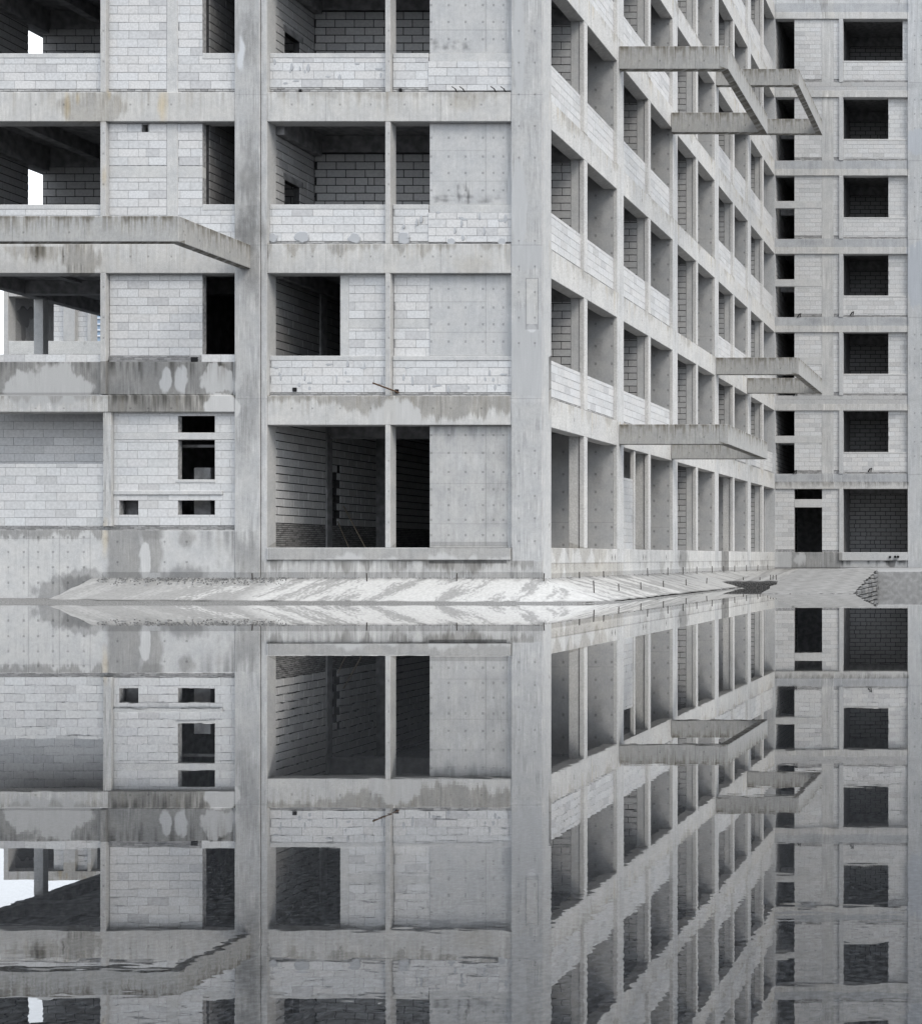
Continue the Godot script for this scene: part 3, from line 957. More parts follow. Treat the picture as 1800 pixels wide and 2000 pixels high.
func canopy(b: Node3D, z0: float, z1: float, y0: float, h: float, label: String) -> void:
	uv_mode = 1
	var c := Node3D.new()
	c.name = "canopy_frame"
	c.set_meta("label", label)
	b.add_child(c, true)
	var mat: Material = M.canopy
	uv_u0 = 0.0
	uv_w = 8.0
	uv_h = h
	uv_y1 = y0 + h
	var x1 := SIDE_X + 3.72
	uv_mode = 0
	uv_ref = -z0
	uv_u0 = SIDE_X
	box(c, "arm", mat, SIDE_X, x1 - 0.3, y0, y0 + h, -(z0 + 0.3), -z0, 0.015)
	uv_ref = -(z1 - 0.3)
	box(c, "arm", mat, SIDE_X, x1 - 0.3, y0, y0 + h, -(z1 + 0.0), -(z1 - 0.3), 0.015)
	uv_mode = 1
	uv_ref = x1
	uv_u0 = z0
	box(c, "front_beam", mat, x1 - 0.3, x1, y0, y0 + h, -z1, -z0, 0.015)
	side_uv()

# ---------------------------------------------------------------- the wing left of the joint
func left_wing() -> void:
	var b := thing("concrete_building", "unfinished concrete wing left of the corner building, with soaked band and canopy frame", "building", Vector3.ZERO)
	var m := masonry()
	front_uv()
	var f: Material = M.front
	var top := 33.0
	var x0 := fx(-120)
	box(b, "column", f, fx(459), fx(509), 0.0, top, -42.55, -41.97, 0.02)
	box(b, "column", f, x0, fx(-80), 0.0, top, -42.55, -41.97, 0.02)
	for k in range(2, 8):
		box(b, "beam", f, fx(-80), fx(459), under(k), floor_at(k), -42.5, -42.0)
	# soaked upstand and beam over the ground storey
	box(b, "upstand", f, fx(-80), fx(459), fy(772), fy(706), -42.45, -42.09)
	box(b, "beam", f, fx(-80), fx(459), fy(805), fy(772), -42.5, -42.0, 0.02)
	box(b, "post", f, fx(196), fx(207), fy(770), under(2), -42.4, -41.995)
	for k in range(2, 7):
		box(b, "post", f, fx(196), fx(207), floor_at(k), under(k + 1), -42.4, -42.0)
	box(b, "post", f, fx(200), fx(216), fy(1028), fy(805), -42.4, -42.03)
	var o := Vector3(0, 0, -42.15)
	var ux := Vector3.RIGHT
	var nz := Vector3.BACK
	var nm := {"named": true, "from": fx(-8)}
	# thin block course and bricks on the upstand
	block_wall(m, b, "block_wall", Vector3(0, 0, -42.12), ux, nz, [fx(-80), fy(706), fx(196), fy(691)], nm)
	footing(m, Vector3(0, 0, -42.11), ux, nz, fx(208), fx(388), fy(706), fy(693), 0.3)
	box(b, "footing", M.mortar, fx(208), fx(388), fy(706), fy(693), -42.35, -42.13, 0.004)
	block_wall(m, b, "block_wall", Vector3(0, 0, -42.12), ux, nz, [fx(389), fy(706), fx(459), fy(691)], nm)
	block_wall(m, b, "block_wall", o, ux, nz, [fx(208), fy(693), fx(390), under(2)], {"named": true, "anchor": fy(693)})
	box(b, "broken_corner", M.dark, fx(368), fx(383), fy(706), fy(696), -42.2, -42.1, 0.02)
	for k in range(2, 7):
		var t := floor_at(k)
		var hi := under(k + 1)
		var w := {"named": k < 4, "anchor": t + 0.14, "from": fx(-8)}
		footing(m, o, ux, nz, fx(-80), fx(196), t, t + 0.14)
		footing(m, o, ux, nz, fx(207), fx(459), t, t + 0.14)
		box(b, "footing", M.mortar, fx(-80), fx(459), t, t + 0.14, -42.35, -42.175, 0.004)
		block_wall(m, b, "block_wall", o, ux, nz, [fx(-80), t + 0.14, fx(196), t + 1.03], w)
		box(b, "sill", M.sill, fx(-80), fx(196), t + 1.03, t + 1.17, -42.36, -42.145)
		# wall with tie column, opening against the big column
		var bands := [[t + 0.14, hi]]
		if k == 2:
			bands = [[t + 0.14, fy(345)], [fy(322), hi]]
			box(b, "tie_beam", M.sill, fx(207), fx(320), fy(345), fy(322), -42.35, -42.146)
			box(b, "tie_beam", M.sill, fx(342), fx(390), fy(345), fy(322), -42.35, -42.146)
		for y in bands:
			var hole := [fx(390), t + 1.17, fx(460), hi + 0.1]
			var niche := [fx(271), fy(255), fx(283), fy(240)] if k == 2 else [0.0, 0.0, 0.0, 0.0]
			block_wall(m, b, "block_wall", o, ux, nz, [fx(207), y[0], fx(320), y[1]], w, [niche])
			block_wall(m, b, "block_wall", o, ux, nz, [fx(342), y[0], fx(459), y[1]], w, [hole])
		box(b, "tie_column", M.sill, fx(320), fx(342), t, hi, -42.34, -42.135, 0.02)
		box(b, "sill", M.sill, fx(390), fx(459), t + 1.0, t + 1.175, -42.36, -42.14)
	# ground storey: shaded recess over a flush wall, then the wall of small windows
	block_wall(m, b, "block_wall", Vector3(0, 0, -43.4), ux, nz, [fx(-80), fy(905) - 0.1, fx(200) + 0.3, fy(805) + 0.3], {"named": true, "from": fx(-8)})
	block_wall(m, b, "block_wall", o, ux, nz, [fx(-80), fy(1027), fx(200), fy(905)], {"named": true, "from": fx(-8), "thick": 1.2})
	var holes := [
		[fx(342), fy(844), fx(414), fy(809)], [fx(342), fy(936), fx(414), fy(858)],
		[fx(342), fy(1005), fx(414), fy(966)], [fx(227), fy(1005), fx(264), fy(966)]]
	block_wall(m, b, "block_wall", o, ux, nz, [fx(216), fy(1026), fx(459), fy(858)], {"named": true}, [holes[1], holes[2], holes[3], [fx(216), fy(966), fx(430), fy(958)]])
	block_wall(m, b, "block_wall", o, ux, nz, [fx(216), fy(844), fx(459), fy(805)], {"named": true}, [holes[0]])
	box(b, "lintel", M.sill, fx(216), fx(459), fy(858), fy(844), -42.36, -42.143)
	box(b, "lintel", M.sill, fx(216), fx(430), fy(966), fy(958), -42.36, -42.11)
	box(b, "sill", M.sill, fx(337), fx(415), fy(942), fy(936), -42.36, -42.135)
	footing(m, o, ux, nz, fx(-80), fx(459), fy(1036), fy(1026), 0.3)
	box(b, "base_wall", f, x0, fx(459), -0.2, fy(1036), -42.6, -42.0)
	box(b, "footing", M.mortar, fx(-80), fx(459), fy(1036), fy(1026), -42.4, -42.175, 0.004)
	# things dimly seen behind the small windows
	box(b, "inner_wall", M.inner, -24.22, -23.73, fy(1020), fy(910), -43.1, -42.8)
	box(b, "inner_beam", M.inner, -24.9, -23.3, fy(870), fy(864), -43.0, -42.85)
	box(b, "inner_wall", M.inner, -26.1, -25.75, fy(1026), fy(950), -43.4, -42.62)
	# ---- inside
	for k in range(0, 8):
		var t := floor_at(k)
		if k == 1:
			t = fy(706)
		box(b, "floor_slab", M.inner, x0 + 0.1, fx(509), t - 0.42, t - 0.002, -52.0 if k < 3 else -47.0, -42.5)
	box(b, "inner_wall", M.inner, x0 + 0.1, fx(509), 0.0, fy(720), -48.2, -48.0)
	box(b, "inner_wall", M.inner, fx(216), fx(219), 0.0, fy(720), -48.0, -42.4)
	for k in range(2, 7):
		var t := floor_at(k)
		var hi := floor_at(k + 1) - 0.42
		var dim := {"tone": 0.4, "gap": 0.026, "deep": 0.022, "core": M.joint}
		var z := -46.2
		# outer side wall with a tall gap to the sky beside the back wall
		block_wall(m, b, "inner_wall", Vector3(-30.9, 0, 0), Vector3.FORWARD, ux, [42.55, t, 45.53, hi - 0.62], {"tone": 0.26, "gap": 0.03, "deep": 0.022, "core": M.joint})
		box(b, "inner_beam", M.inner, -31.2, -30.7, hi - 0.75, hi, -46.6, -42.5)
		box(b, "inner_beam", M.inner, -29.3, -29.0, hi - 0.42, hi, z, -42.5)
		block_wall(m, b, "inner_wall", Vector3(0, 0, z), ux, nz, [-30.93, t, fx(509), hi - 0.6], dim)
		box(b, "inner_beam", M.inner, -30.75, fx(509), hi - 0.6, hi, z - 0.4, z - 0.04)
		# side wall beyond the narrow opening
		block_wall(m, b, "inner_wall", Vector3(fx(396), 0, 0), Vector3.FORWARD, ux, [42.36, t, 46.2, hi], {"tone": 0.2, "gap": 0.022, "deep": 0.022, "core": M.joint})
	# open second storey
	var h1 := floor_at(2) - 0.42
	box(b, "inner_beam", M.inner, -31.2, -30.86, under(2), h1, -52.0, -42.5)
	box(b, "inner_beam", M.inner, -30.86, fx(509), under(2), h1, -45.65, -45.3)
	box(b, "inner_beam", M.inner, -29.4, -29.1, under(2) + 0.33, h1, -45.3, -42.5)
	box(b, "inner_column", M.sill, -31.2, -30.9, fy(706), under(2), -46.46, -46.2)
	box(b, "inner_wall", M.inner, -28.6, fx(509), fy(706), h1, -52.0, -51.8)
	box(b, "inner_wall", M.inner, fx(212), fx(216), fy(706), h1, -51.8, -42.4)
	# canopy frame
	var c := Node3D.new()
	c.name = "canopy_frame"
	b.add_child(c, true)
	uv_ref = -38.4
	uv_u0 = -30.6
	uv_w = 8.0
	uv_y1 = 10.24
	uv_h = 0.68
	box(c, "front_beam", M.canopy, -30.6, -22.13, 9.56, 10.24, -38.7, -38.4, 0.015)
	uv_mode = 1
	uv_ref = -22.13
	uv_u0 = 38.0
	box(c, "arm", M.canopy, -22.43, -22.13, 9.56, 10.24, -41.99, -38.7, 0.015)
	box(c, "arm", M.canopy, -30.6, -30.3, 9.56, 10.24, -41.99, -38.7, 0.015)
	finish(m, b)

# ---------------------------------------------------------------- the rear wing
func rear_wing() -> void:
	var b := thing("concrete_building", "seven-storey unfinished concrete wing at the rear, one column of dark square openings", "building", Vector3.ZERO)
	var m := masonry()
	rear_uv()
	var f: Material = M.rear
	var z := -REAR
	var xa := SIDE_X + 0.02
	var xe := rx(1960)
	var ux := Vector3.RIGHT
	var nz := Vector3.BACK
	box(b, "column", f, rx(1771.5), rx(1812), 0.0, 34.6, z - 0.6, z + 0.06, 0.02)
	box(b, "column", f, xa - 0.8, xa, 0.2, 34.6, z - 0.6, z + 0.02)
	box(b, "wall", M.panel, rx(1812), xe, 0.0, 34.6, z - 0.5, z - 0.1)
	for k in range(1, 8):
		box(b, "beam", f, xa, rx(1771.5), under(k), floor_at(k) - 0.47, z - 0.45, z + 0.03)
		if k in [2, 6]:
			block_wall(m, b, "upper_band", Vector3(0, 0, z), ux, nz, [xa, floor_at(k) - 0.47, rx(1771.5), floor_at(k)], {"tone": 0.45, "thick": 0.4})
		else:
			box(b, "upper_band", f, xa, rx(1771.5), floor_at(k) - 0.47, floor_at(k), z - 0.45, z - 0.01)
	box(b, "upper_band", f, xa - 1.0, rx(1771.5), floor_at(7), 34.6, z - 0.45, z - 0.01)
	for k in range(0, 7):
		var t := floor_at(k)
		var hi := under(k + 1)
		box(b, "post", f, rx(1637.5), rx(1645.5), t, hi, z - 0.3, z + 0.035)
		var o := Vector3(0, 0, z - 0.07)
		if k == 0:
			block_wall(m, b, "block_wall", o, ux, nz, [xa, t + 0.15, rx(1550), hi], {"named": true})
			box(b, "lintel", M.sill, rx(1550), rx(1604), ry(991), ry(975), z - 0.3, z - 0.06)
			block_wall(m, b, "block_wall", o, ux, nz, [rx(1604), t + 0.12, rx(1637), hi], {"named": true})
			box(b, "footing", M.mortar, xa, rx(1550), t, t + 0.15, z - 0.3, z - 0.09, 0.004)
			box(b, "footing", M.mortar, rx(1604), rx(1637), t, t + 0.12, z - 0.3, z - 0.09, 0.004)
			continue
		var w := {"named": true, "anchor": t + 0.2}
		var split := t + 1.72
		if k < 6:
			box(b, "lintel", M.sill, xa, rx(1603.5), split, split + 0.4, z - 0.3, z - 0.05)
			block_wall(m, b, "block_wall", o, ux, nz, [rx(1550), t + 0.2, rx(1603.5), split], w)
			block_wall(m, b, "block_wall", o, ux, nz, [rx(1550), split + 0.4, rx(1603.5), hi], w)
		else:
			block_wall(m, b, "block_wall", o, ux, nz, [rx(1550), t + 0.2, rx(1603.5), hi], w)
		footing(m, o, ux, nz, rx(1550), rx(1603.5), t, t + 0.2)
		box(b, "footing", M.mortar, rx(1550), rx(1637), t, t + 0.2, z - 0.3, z - 0.095, 0.004)
		box(b, "tie_column", f, rx(1603.5), rx(1626.5), t, hi, z - 0.3, z - 0.055)
		block_wall(m, b, "block_wall", o, ux, nz, [rx(1626.5), t + 0.2, rx(1637.5), hi], w)
		# parapet, side strip
		footing(m, o, ux, nz, rx(1645.5), rx(1771.5), t, t + 0.12)
		box(b, "footing", M.mortar, rx(1645.5), rx(1771.5), t, t + 0.12, z - 0.3, z - 0.095, 0.004)
		block_wall(m, b, "block_wall", o, ux, nz, [rx(1645.5), t + 0.12, rx(1771.5), t + 1.12], w)
		box(b, "sill", M.sill, rx(1645.5), rx(1771.5), t + 1.12, t + 1.22, z - 0.3, z - 0.06)
		var strip := rx(1761) if k == 6 else rx(1733)
		block_wall(m, b, "block_wall", Vector3(0, 0, z - 0.2), ux, nz, [strip, t + 1.22, rx(1771.5), hi], {"named": true, "anchor": t + 0.2})
	# plinth
	box(b, "plinth", f, xa, rx(1637), 0.2, floor_at(0), z - 0.5, z)
	box(b, "plinth", f, rx(1637), rx(1771.5), ry(1095), floor_at(0), z - 0.5, z + 0.12, 0.02)
	box(b, "plinth", f, rx(1637), rx(1771.5), 0.2, ry(1095), z - 0.5, z)
	for p in [[1737.5, 1088.0], [1747.5, 1087.5], [1753.0, 1087.5]]:
		var st := new_st()
		rod(st, Vector3(rx(p[0]), ry(p[1]), z + 0.05), Vector3(rx(p[0]), ry(p[1]), z + 0.2), 0.07, 12)
		put(b, "drain_pipe", st, M.dark)
	# rooms
	for k in range(0, 8):
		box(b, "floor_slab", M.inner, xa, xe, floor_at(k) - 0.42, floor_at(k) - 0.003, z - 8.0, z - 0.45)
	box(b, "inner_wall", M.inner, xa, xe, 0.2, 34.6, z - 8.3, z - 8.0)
	for k in range(0, 7):
		var t := floor_at(k)
		var hi := floor_at(k + 1) - 0.42
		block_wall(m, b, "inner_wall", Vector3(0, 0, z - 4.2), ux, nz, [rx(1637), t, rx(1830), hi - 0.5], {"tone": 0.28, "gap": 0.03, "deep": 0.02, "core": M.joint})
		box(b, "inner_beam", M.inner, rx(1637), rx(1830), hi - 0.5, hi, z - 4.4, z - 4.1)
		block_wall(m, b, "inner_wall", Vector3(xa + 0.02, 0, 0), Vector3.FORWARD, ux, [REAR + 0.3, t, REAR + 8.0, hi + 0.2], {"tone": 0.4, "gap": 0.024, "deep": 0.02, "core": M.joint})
		box(b, "inner_wall", M.inner, rx(1637), rx(1641), t, hi, z - 8.0, z - 0.3)
		box(b, "inner_wall", M.inner, rx(1790), rx(1796), t, hi, z - 4.2, z - 0.3)
		if k and k < 6:
			box(b, "inner_beam", M.inner, xa, rx(1637), t + 1.75, t + 2.1, z - 2.2, z - 1.9)
	for p in [[1560.0, 3.0, 0.0], [1553.0, 2.0, 0.0], [1663.0, 3.0, 0.1], [1552.0, 1.0, 0.0], [1698.0, 1.0, 0.12]]:
		var st := new_st()
		var q := Vector3(rx(p[0]), floor_at(int(p[1])) + 0.06 + p[2], z + 0.02)
		rod(st, q - Vector3(0.1, 0.06, 0), q + Vector3(0.02, 0.12, 0.05), 0.035)
		rod(st, q + Vector3(0.05, -0.06, 0), q + Vector3(0.09, 0.16, 0.02), 0.025)
		rod(st, q + Vector3(-0.02, 0.1, 0.03), q + Vector3(0.12, 0.12, 0.05), 0.02)
		put(b, "conduit_end", st, M.dark)
	finish(m, b)

# ---------------------------------------------------------------- seen through the open storey
func courtyard_wing() -> void:
	var b := thing("concrete_building", "pale unfinished wing across the courtyard, seen through the open storey at the left edge", "building", Vector3.ZERO)
	var m := masonry()
	var d := 70.0
	var k := d / LENS
	var px := func(p: float) -> float: return (p - 1995.0) * k
	var py := func(p: float) -> float: return EYE + (1088.0 - p) * k
	uv_mode = 0
	uv_ref = -d
	uv_u0 = -50.0
	uv_w = 17.9
	uv_y1 = py.call(560.0) + 4.55
	uv_h = 19.4
	var f: Material = M.front
	var ux := Vector3.RIGHT
	var par: float = py.call(666.0)
	var sof: float = py.call(579.0)
	var roof: float = py.call(561.0)
	box(b, "column", f, px.call(8.0), px.call(17.0), 0.0, roof, -d - 0.5, -d + 0.02)
	box(b, "beam", f, px.call(17.0), px.call(260.0), sof, roof, -d - 0.5, -d)
	box(b, "parapet", M.parapet, px.call(17.0), px.call(260.0), par - 2.2, par, -d - 0.3, -d + 0.01)
	box(b, "lower_wall", f, px.call(17.0), px.call(260.0), 0.0, par - 2.2, -d - 0.3, -d)
	block_wall(m, b, "block_wall", Vector3(px.call(17.0), 0, 0), Vector3.FORWARD, ux, [d + 0.5, par - 1.2, d + 6.0, sof + 0.3], {"tone": 0.3})
	block_wall(m, b, "block_wall", Vector3(0, 0, -d - 0.2), ux, Vector3.BACK, [px.call(100.0), par, px.call(166.0), sof], {"named": true})
	box(b, "column", f, px.call(124.0), px.call(147.0), par, sof, -d - 0.5, -d + 0.01)
	box(b, "column", f, px.call(166.0), px.call(171.0), par, sof, -d - 0.5, -d - 0.15)
	box(b, "column", f, px.call(171.0), px.call(178.0), par, sof, -d - 0.5, -d)
	box(b, "floor_slab", M.inner, px.call(8.0), px.call(178.0), sof + 0.1, roof - 0.01, -d - 6.2, -d - 0.5)
	box(b, "floor_slab", M.inner, px.call(8.0), px.call(260.0), par - 1.3, par - 1.1, -d - 6.2, -d - 0.3)
	var st := new_st()
	lump(st, Vector3(px.call(17.0) + 0.006, py.call(612.0), -d - 1.1), Vector3.FORWARD, ux, 0.5, 0.5, 0.01)
	lump(st, Vector3(px.call(17.0) + 0.005, py.call(600.0), -d - 1.6), Vector3.FORWARD, ux, 0.3, 0.3, 0.01)
	lump(st, Vector3(px.call(17.0) + 0.004, py.call(635.0), -d - 1.05), Vector3.FORWARD, ux, 0.16, 0.9, 0.01)
	put(b, "tar_stain", st, M.tar)
	finish(m, b)
	# a far tower wrapped in scaffolding
	var e := 260.0
	var q := e / LENS
	var t := thing("scaffolded_tower", "distant bluish tower wrapped in pale scaffolding, behind the courtyard wing", "building", Vector3((200.0 - 1995.0) * q, 0, -e))
	uv_mode = 0
	var hgt := EYE + (1088.0 - 606.0) * q
	box(t, "body", M.glass, -2.0, 8.0, 0.0, hgt, -8.0, 0.0, 0.05)
	var y := hgt - 0.3
	for i in 8:
		box(t, "floor_band", M.white, -2.2, 8.2, y - 0.22, y, -8.2, 0.25, 0.03)
		y -= 1.05
	for i in 5:
		box(t, "scaffold_pole", M.white, -2.3 + i * 2.4, -2.18 + i * 2.4, 0.0, hgt + 0.4, 0.3, 0.42, 0.02)

# ---------------------------------------------------------------- yard
func apron_height(v: float) -> float:
	return lerpf(0.70, 0.02, v)

func strip(st: SurfaceTool, a: Array, c: Array, us: Array, steps: int) -> void:
	# a sloping sheet between an upper line a and a lower line c
	var nz := FastNoiseLite.new()
	nz.seed = 4
	nz.frequency = 0.9
	for i in a.size() - 1:
		var n := maxi(1, ceili(a[i].distance_to(a[i + 1]) / 0.35))
		for j in n:
			for v in steps:
				var p := []
				for e in [[0, 0], [1, 0], [1, 1], [0, 1]]:
					var s: float = (j + e[0]) / float(n)
					var w: float = (v + e[1]) / float(steps)
					var up: Vector3 = a[i].lerp(a[i + 1], s)
					var lo: Vector3 = c[i].lerp(c[i + 1], s)
					var q := up.lerp(lo, w)
					q.y += 0.05 * nz.get_noise_2d(q.x * 2.0, q.z * 2.0) * (1.0 if v + e[1] > 0 else 0.3)
					p.append([q, Vector2(lerpf(us[i], us[i + 1], s), w)])
				for t in [[0, 1, 2], [0, 2, 3]]:
					for g in t:
						st.set_uv(p[g][1])
						st.set_smooth_group(0)
						st.add_vertex(p[g][0])

func paint_apron() -> Texture2D:
	# u along the apron in metres (0..64), v across the slope in one step
	var w := 1536
	var h := 128
	var n1 := Wear.noise(401, 1.0, 4)
	var n2 := Wear.noise(402, 1.0, 3)
	var fine := Wear.noise(403, 0.5, 2).get_image(w, h, false, false, true).get_data()
	var out := PackedByteArray()
	out.resize(w * h * 3)
	for j in h:
		var v := (j + 0.5) / h
		for i in w:
			var u := (i + 0.5) / w * 64.0
			var side := u > 16.0
			var run := u + (v * 0.9 if not side else -v * 1.6)
			var s := 1.2 * n1.get_noise_2d(run * 0.75, v * 0.5 + (5.0 if side else 0.0)) + 0.35 * n2.get_noise_2d(run * 4.0, v * 1.4) + 0.5 * n2.get_noise_2d(u * 9.0, v * 7.0)
			var dry := clampf(0.5 + (s + 0.14) * 3.0, 0.0, 1.0)
			if u < 5.6:                     # the grey left end
				dry = clampf((s - 0.12) * 4.0, 0.0, 1.0) * (0.8 if u > 3.6 and v > 0.35 else 0.25)
			elif u < 6.4:
				dry *= (u - 5.6) / 0.8
			elif not side:
				dry = clampf(0.5 + (s + 0.34) * 2.0, 0.0, 1.0)
			if u > 26.0:
				dry *= 0.55
			var ledge := smoothstep(0.16, 0.05, v + 0.08 * n2.get_noise_2d(u * 2.0, 3.0))
			var l := lerpf(0.25, 0.42, dry) * lerpf(1.0, 0.72, ledge) * (1.0 + 0.12 * n2.get_noise_2d(u * 6.0, v * 9.0)) * (1.0 + 0.16 * (fine[j * w + i] / 127.5 - 1.0))
			l *= lerpf(1.0, 0.55, smoothstep(0.93, 0.99, v))
			var c := Color(l * 1.012, l, l * 0.975).linear_to_srgb()
			var k := (j * w + i) * 3
			out[k] = clampi(int(c.r * 255.0), 0, 255)
			out[k + 1] = clampi(int(c.g * 255.0), 0, 255)
			out[k + 2] = clampi(int(c.b * 255.0), 0, 255)
	var im := Image.create_from_data(w, h, false, Image.FORMAT_RGB8, out)
	return ImageTexture.create_from_image(im)

func yard() -> void:
	# ground: one sheet to the horizon; it dips under the pool
	var st := new_st()
	var gn := FastNoiseLite.new()
	gn.seed = 8
	gn.frequency = 0.35
	var xs := []
	var zs := []
	for i in 61:
		var t := (i - 30) / 30.0
		xs.append(-16.0 + 60.0 * t + signf(t) * 640.0 * pow(absf(t), 6.0))
		zs.append(-34.0 + 55.0 * t + signf(t) * 640.0 * pow(absf(t), 6.0))
	var gh := func(x: float, z: float) -> float:
		var edge := maxf(maxf(x - 22.0, -70.0 - x), maxf(z - 0.0, -83.0 - z))
		return lerpf(-0.14, 0.55, smoothstep(-1.5, 5.0, edge)) + 0.03 * gn.get_noise_2d(x, z)
	for i in 60:
		for j in 60:
			var q := []
			for e in [[0, 0], [1, 0], [1, 1], [0, 1]]:
				var x: float = xs[i + e[0]]
				var z: float = zs[j + e[1]]
				q.append(Vector3(x, gh.call(x, z), z))
			for t in [[0, 1, 2], [0, 2, 3]]:
				for g in t:
					st.set_smooth_group(0)
					st.add_vertex(q[g])
	st.generate_normals()
	put(self, "ground", st, M.silt, "structure")
	water()
	# mud along the foot of the apron
	var ms := new_st()
	strip(ms, [Vector3(-45, 0.12, -42.3), Vector3(-27.3, 0.10, -41.9), Vector3(-25.5, 0.06, -40.6), Vector3(-11.9, 0.05, -40.2), Vector3(-11.4, 0.03, -41.5), Vector3(-11.5, 0.03, -60)],
		[Vector3(-45, -0.03, -39.8), Vector3(-27.3, -0.03, -39.4), Vector3(-24.5, -0.03, -38.7), Vector3(-13.2, -0.03, -38.4), Vector3(-10.9, -0.02, -40.2), Vector3(-11.35, -0.02, -60)], [0.0, 1.0, 2.0, 3.0, 4.0, 5.0], 4)
	ms.generate_normals()
	put(self, "mud_bank", ms, M.mud, "structure")
	# the sloping apron: front, round the corner, along the side
	var ap := new_st()
	var top := 0.70
	strip(ap, [Vector3(-26.6, top, -42.02), Vector3(SIDE_X, top - 0.02, -42.02), Vector3(SIDE_X, top - 0.04, -42.03), Vector3(SIDE_X, top - 0.06, -81.0)],
		[Vector3(-27.5, 0.06, -41.3), Vector3(-13.2, 0.03, -40.1), Vector3(-11.7, 0.03, -40.7), Vector3(-11.7, 0.02, -81.0)], [0.0, 15.0, 16.2, 56.0], 8)
	ap.generate_normals()
	put(self, "concrete_apron", ap, M.apron, "structure")
	# a low slab edge closing the far corner, and the ground behind it
	uv_mode = 0
	var sl := new_st()
	bx(sl, -12.55, -9.0, -0.2, 0.26, -81.3, -60.6, 0.03)
	put(self, "yard_slab", sl, M.wet_slab, "structure")
	var sl2 := new_st()
	strip(sl2, [Vector3(SIDE_X, 0.64, -81.3), Vector3(-8.8, 0.66, -81.3)], [Vector3(-12.2, 0.272, -61.0), Vector3(-9.0, 0.272, -61.0)], [40.0, 46.0], 6)
	sl2.generate_normals()
	put(self, "concrete_apron", sl2, M.apron, "structure")
	# platform and its retaining wall at the right
	var pl := new_st()
	bx(pl, -9.0, 14.0, -0.3, 0.7, -81.3, -60.02, 0.03)
	put(self, "platform", pl, M.platform, "structure")
	ramp()
	rubble()
	pegs()
	# two thin poles left leaning in the ground-floor room
	var xl := fx(522)
	var pole := thing("wooden_pole", "long thin wooden pole leaning on the block wall inside the ground-floor room", "pole", Vector3(xl + 0.6, floor_at(0), -46.0), "thin poles left in the ground-floor room")
	var ps := new_st()
	rod(ps, Vector3(0.75, 0.0, 0.7), Vector3(-0.5, 1.35, -0.5), 0.022)
	put(pole, "shaft", ps, M.timber)
	var pole2 := thing("wooden_pole", "short thin wooden stick leaning beside the longer pole inside the ground-floor room", "pole", Vector3(xl + 0.3, floor_at(0), -46.1), "thin poles left in the ground-floor room")
	var ps2 := new_st()
	rod(ps2, Vector3(0.35, 0.0, 0.4), Vector3(-0.24, 0.85, -0.1), 0.018)
	put(pole2, "shaft", ps2, M.timber)

func ramp() -> void:
	var r := thing("ramp", "grey concrete ramp with rubble stone flank rising from the water to the rear wing", "ramp", Vector3.ZERO)
	var st := new_st()
	uv_mode = 0
	var x0 := -9.2
	var x1 := -5.95
	var z0 := -51.0
	var z1 := -60.0
	var h := 0.8
	var n := Vector3(0, 1, (z0 - z1) * 0.0 + 0.09).normalized()
	var gn := FastNoiseLite.new()
	gn.seed = 31
	gn.frequency = 1.3
	for i in 12:
		for j in 26:
			var q := []
			for e in [[0, 0], [1, 0], [1, 1], [0, 1]]:
				var s: float = (i + e[0]) / 12.0
				var t: float = (j + e[1]) / 26.0
				var x := lerpf(x0, x1, s)
				q.append(Vector3(x + 0.12 * gn.get_noise_2d(x * 3.0, t * 9.0), lerpf(-0.06, h, t) + 0.035 * gn.get_noise_2d(x, t * 20.0), lerpf(z0, z1, t)))
			for tt in [[0, 1, 2], [0, 2, 3]]:
				for g in tt:
					st.set_smooth_group(0)
					st.add_vertex(q[g])
	st.generate_normals()
	put(r, "slope", st, M.ramp)
	var left := new_st()
	tri(left, Vector3(x0 + 0.03, -0.1, z0), Vector3(x0 + 0.03, -0.1, z1), Vector3(x0 + 0.03, h - 0.03, z1), Vector3.LEFT)
	tri(left, Vector3(x1 - 0.02, -0.1, z0), Vector3(x1 - 0.02, -0.1, z1), Vector3(x1 - 0.02, h - 0.03, z1), Vector3.RIGHT)
	put(r, "core", left, M.joint)
	# rubble stones of the flank, row by row under the slope
	var y := -0.08
	while y < h - 0.1:
		var rh := rng.randf_range(0.14, 0.2)
		var z := z1
		while z < z0:
			var len := rng.randf_range(0.7, 1.5)
			var zb := minf(z + len, z0)
			var hmax := (zb - z0) / (z1 - z0) * (h + 0.06) - 0.06
			if hmax > y + 0.05:
				var s2 := new_st()
				bx(s2, x1 - 0.2, x1 + rng.randf_range(0.03, 0.1), y + 0.012, minf(y + rh, hmax) - 0.008, z + 0.03, zb - 0.03, 0.035)
				put(r, "stone", s2, [M.stone, M.stone2, M.stone3][rng.randi() % 3])
			z = zb
		y += rh
	# a low stony kerb under the foot of the ramp
	for i in 9:
		var s3 := new_st()
		var c := Vector3(lerpf(x0 + 0.4, x1, i / 8.0), -0.03, z0 + rng.randf_range(-0.1, 0.3))
		lump(s3, c, Vector3.RIGHT, Vector3.BACK, rng.randf_range(0.08, 0.2), 0.04, 0.06)
		put(r, "loose_stone", s3, M.stone2)

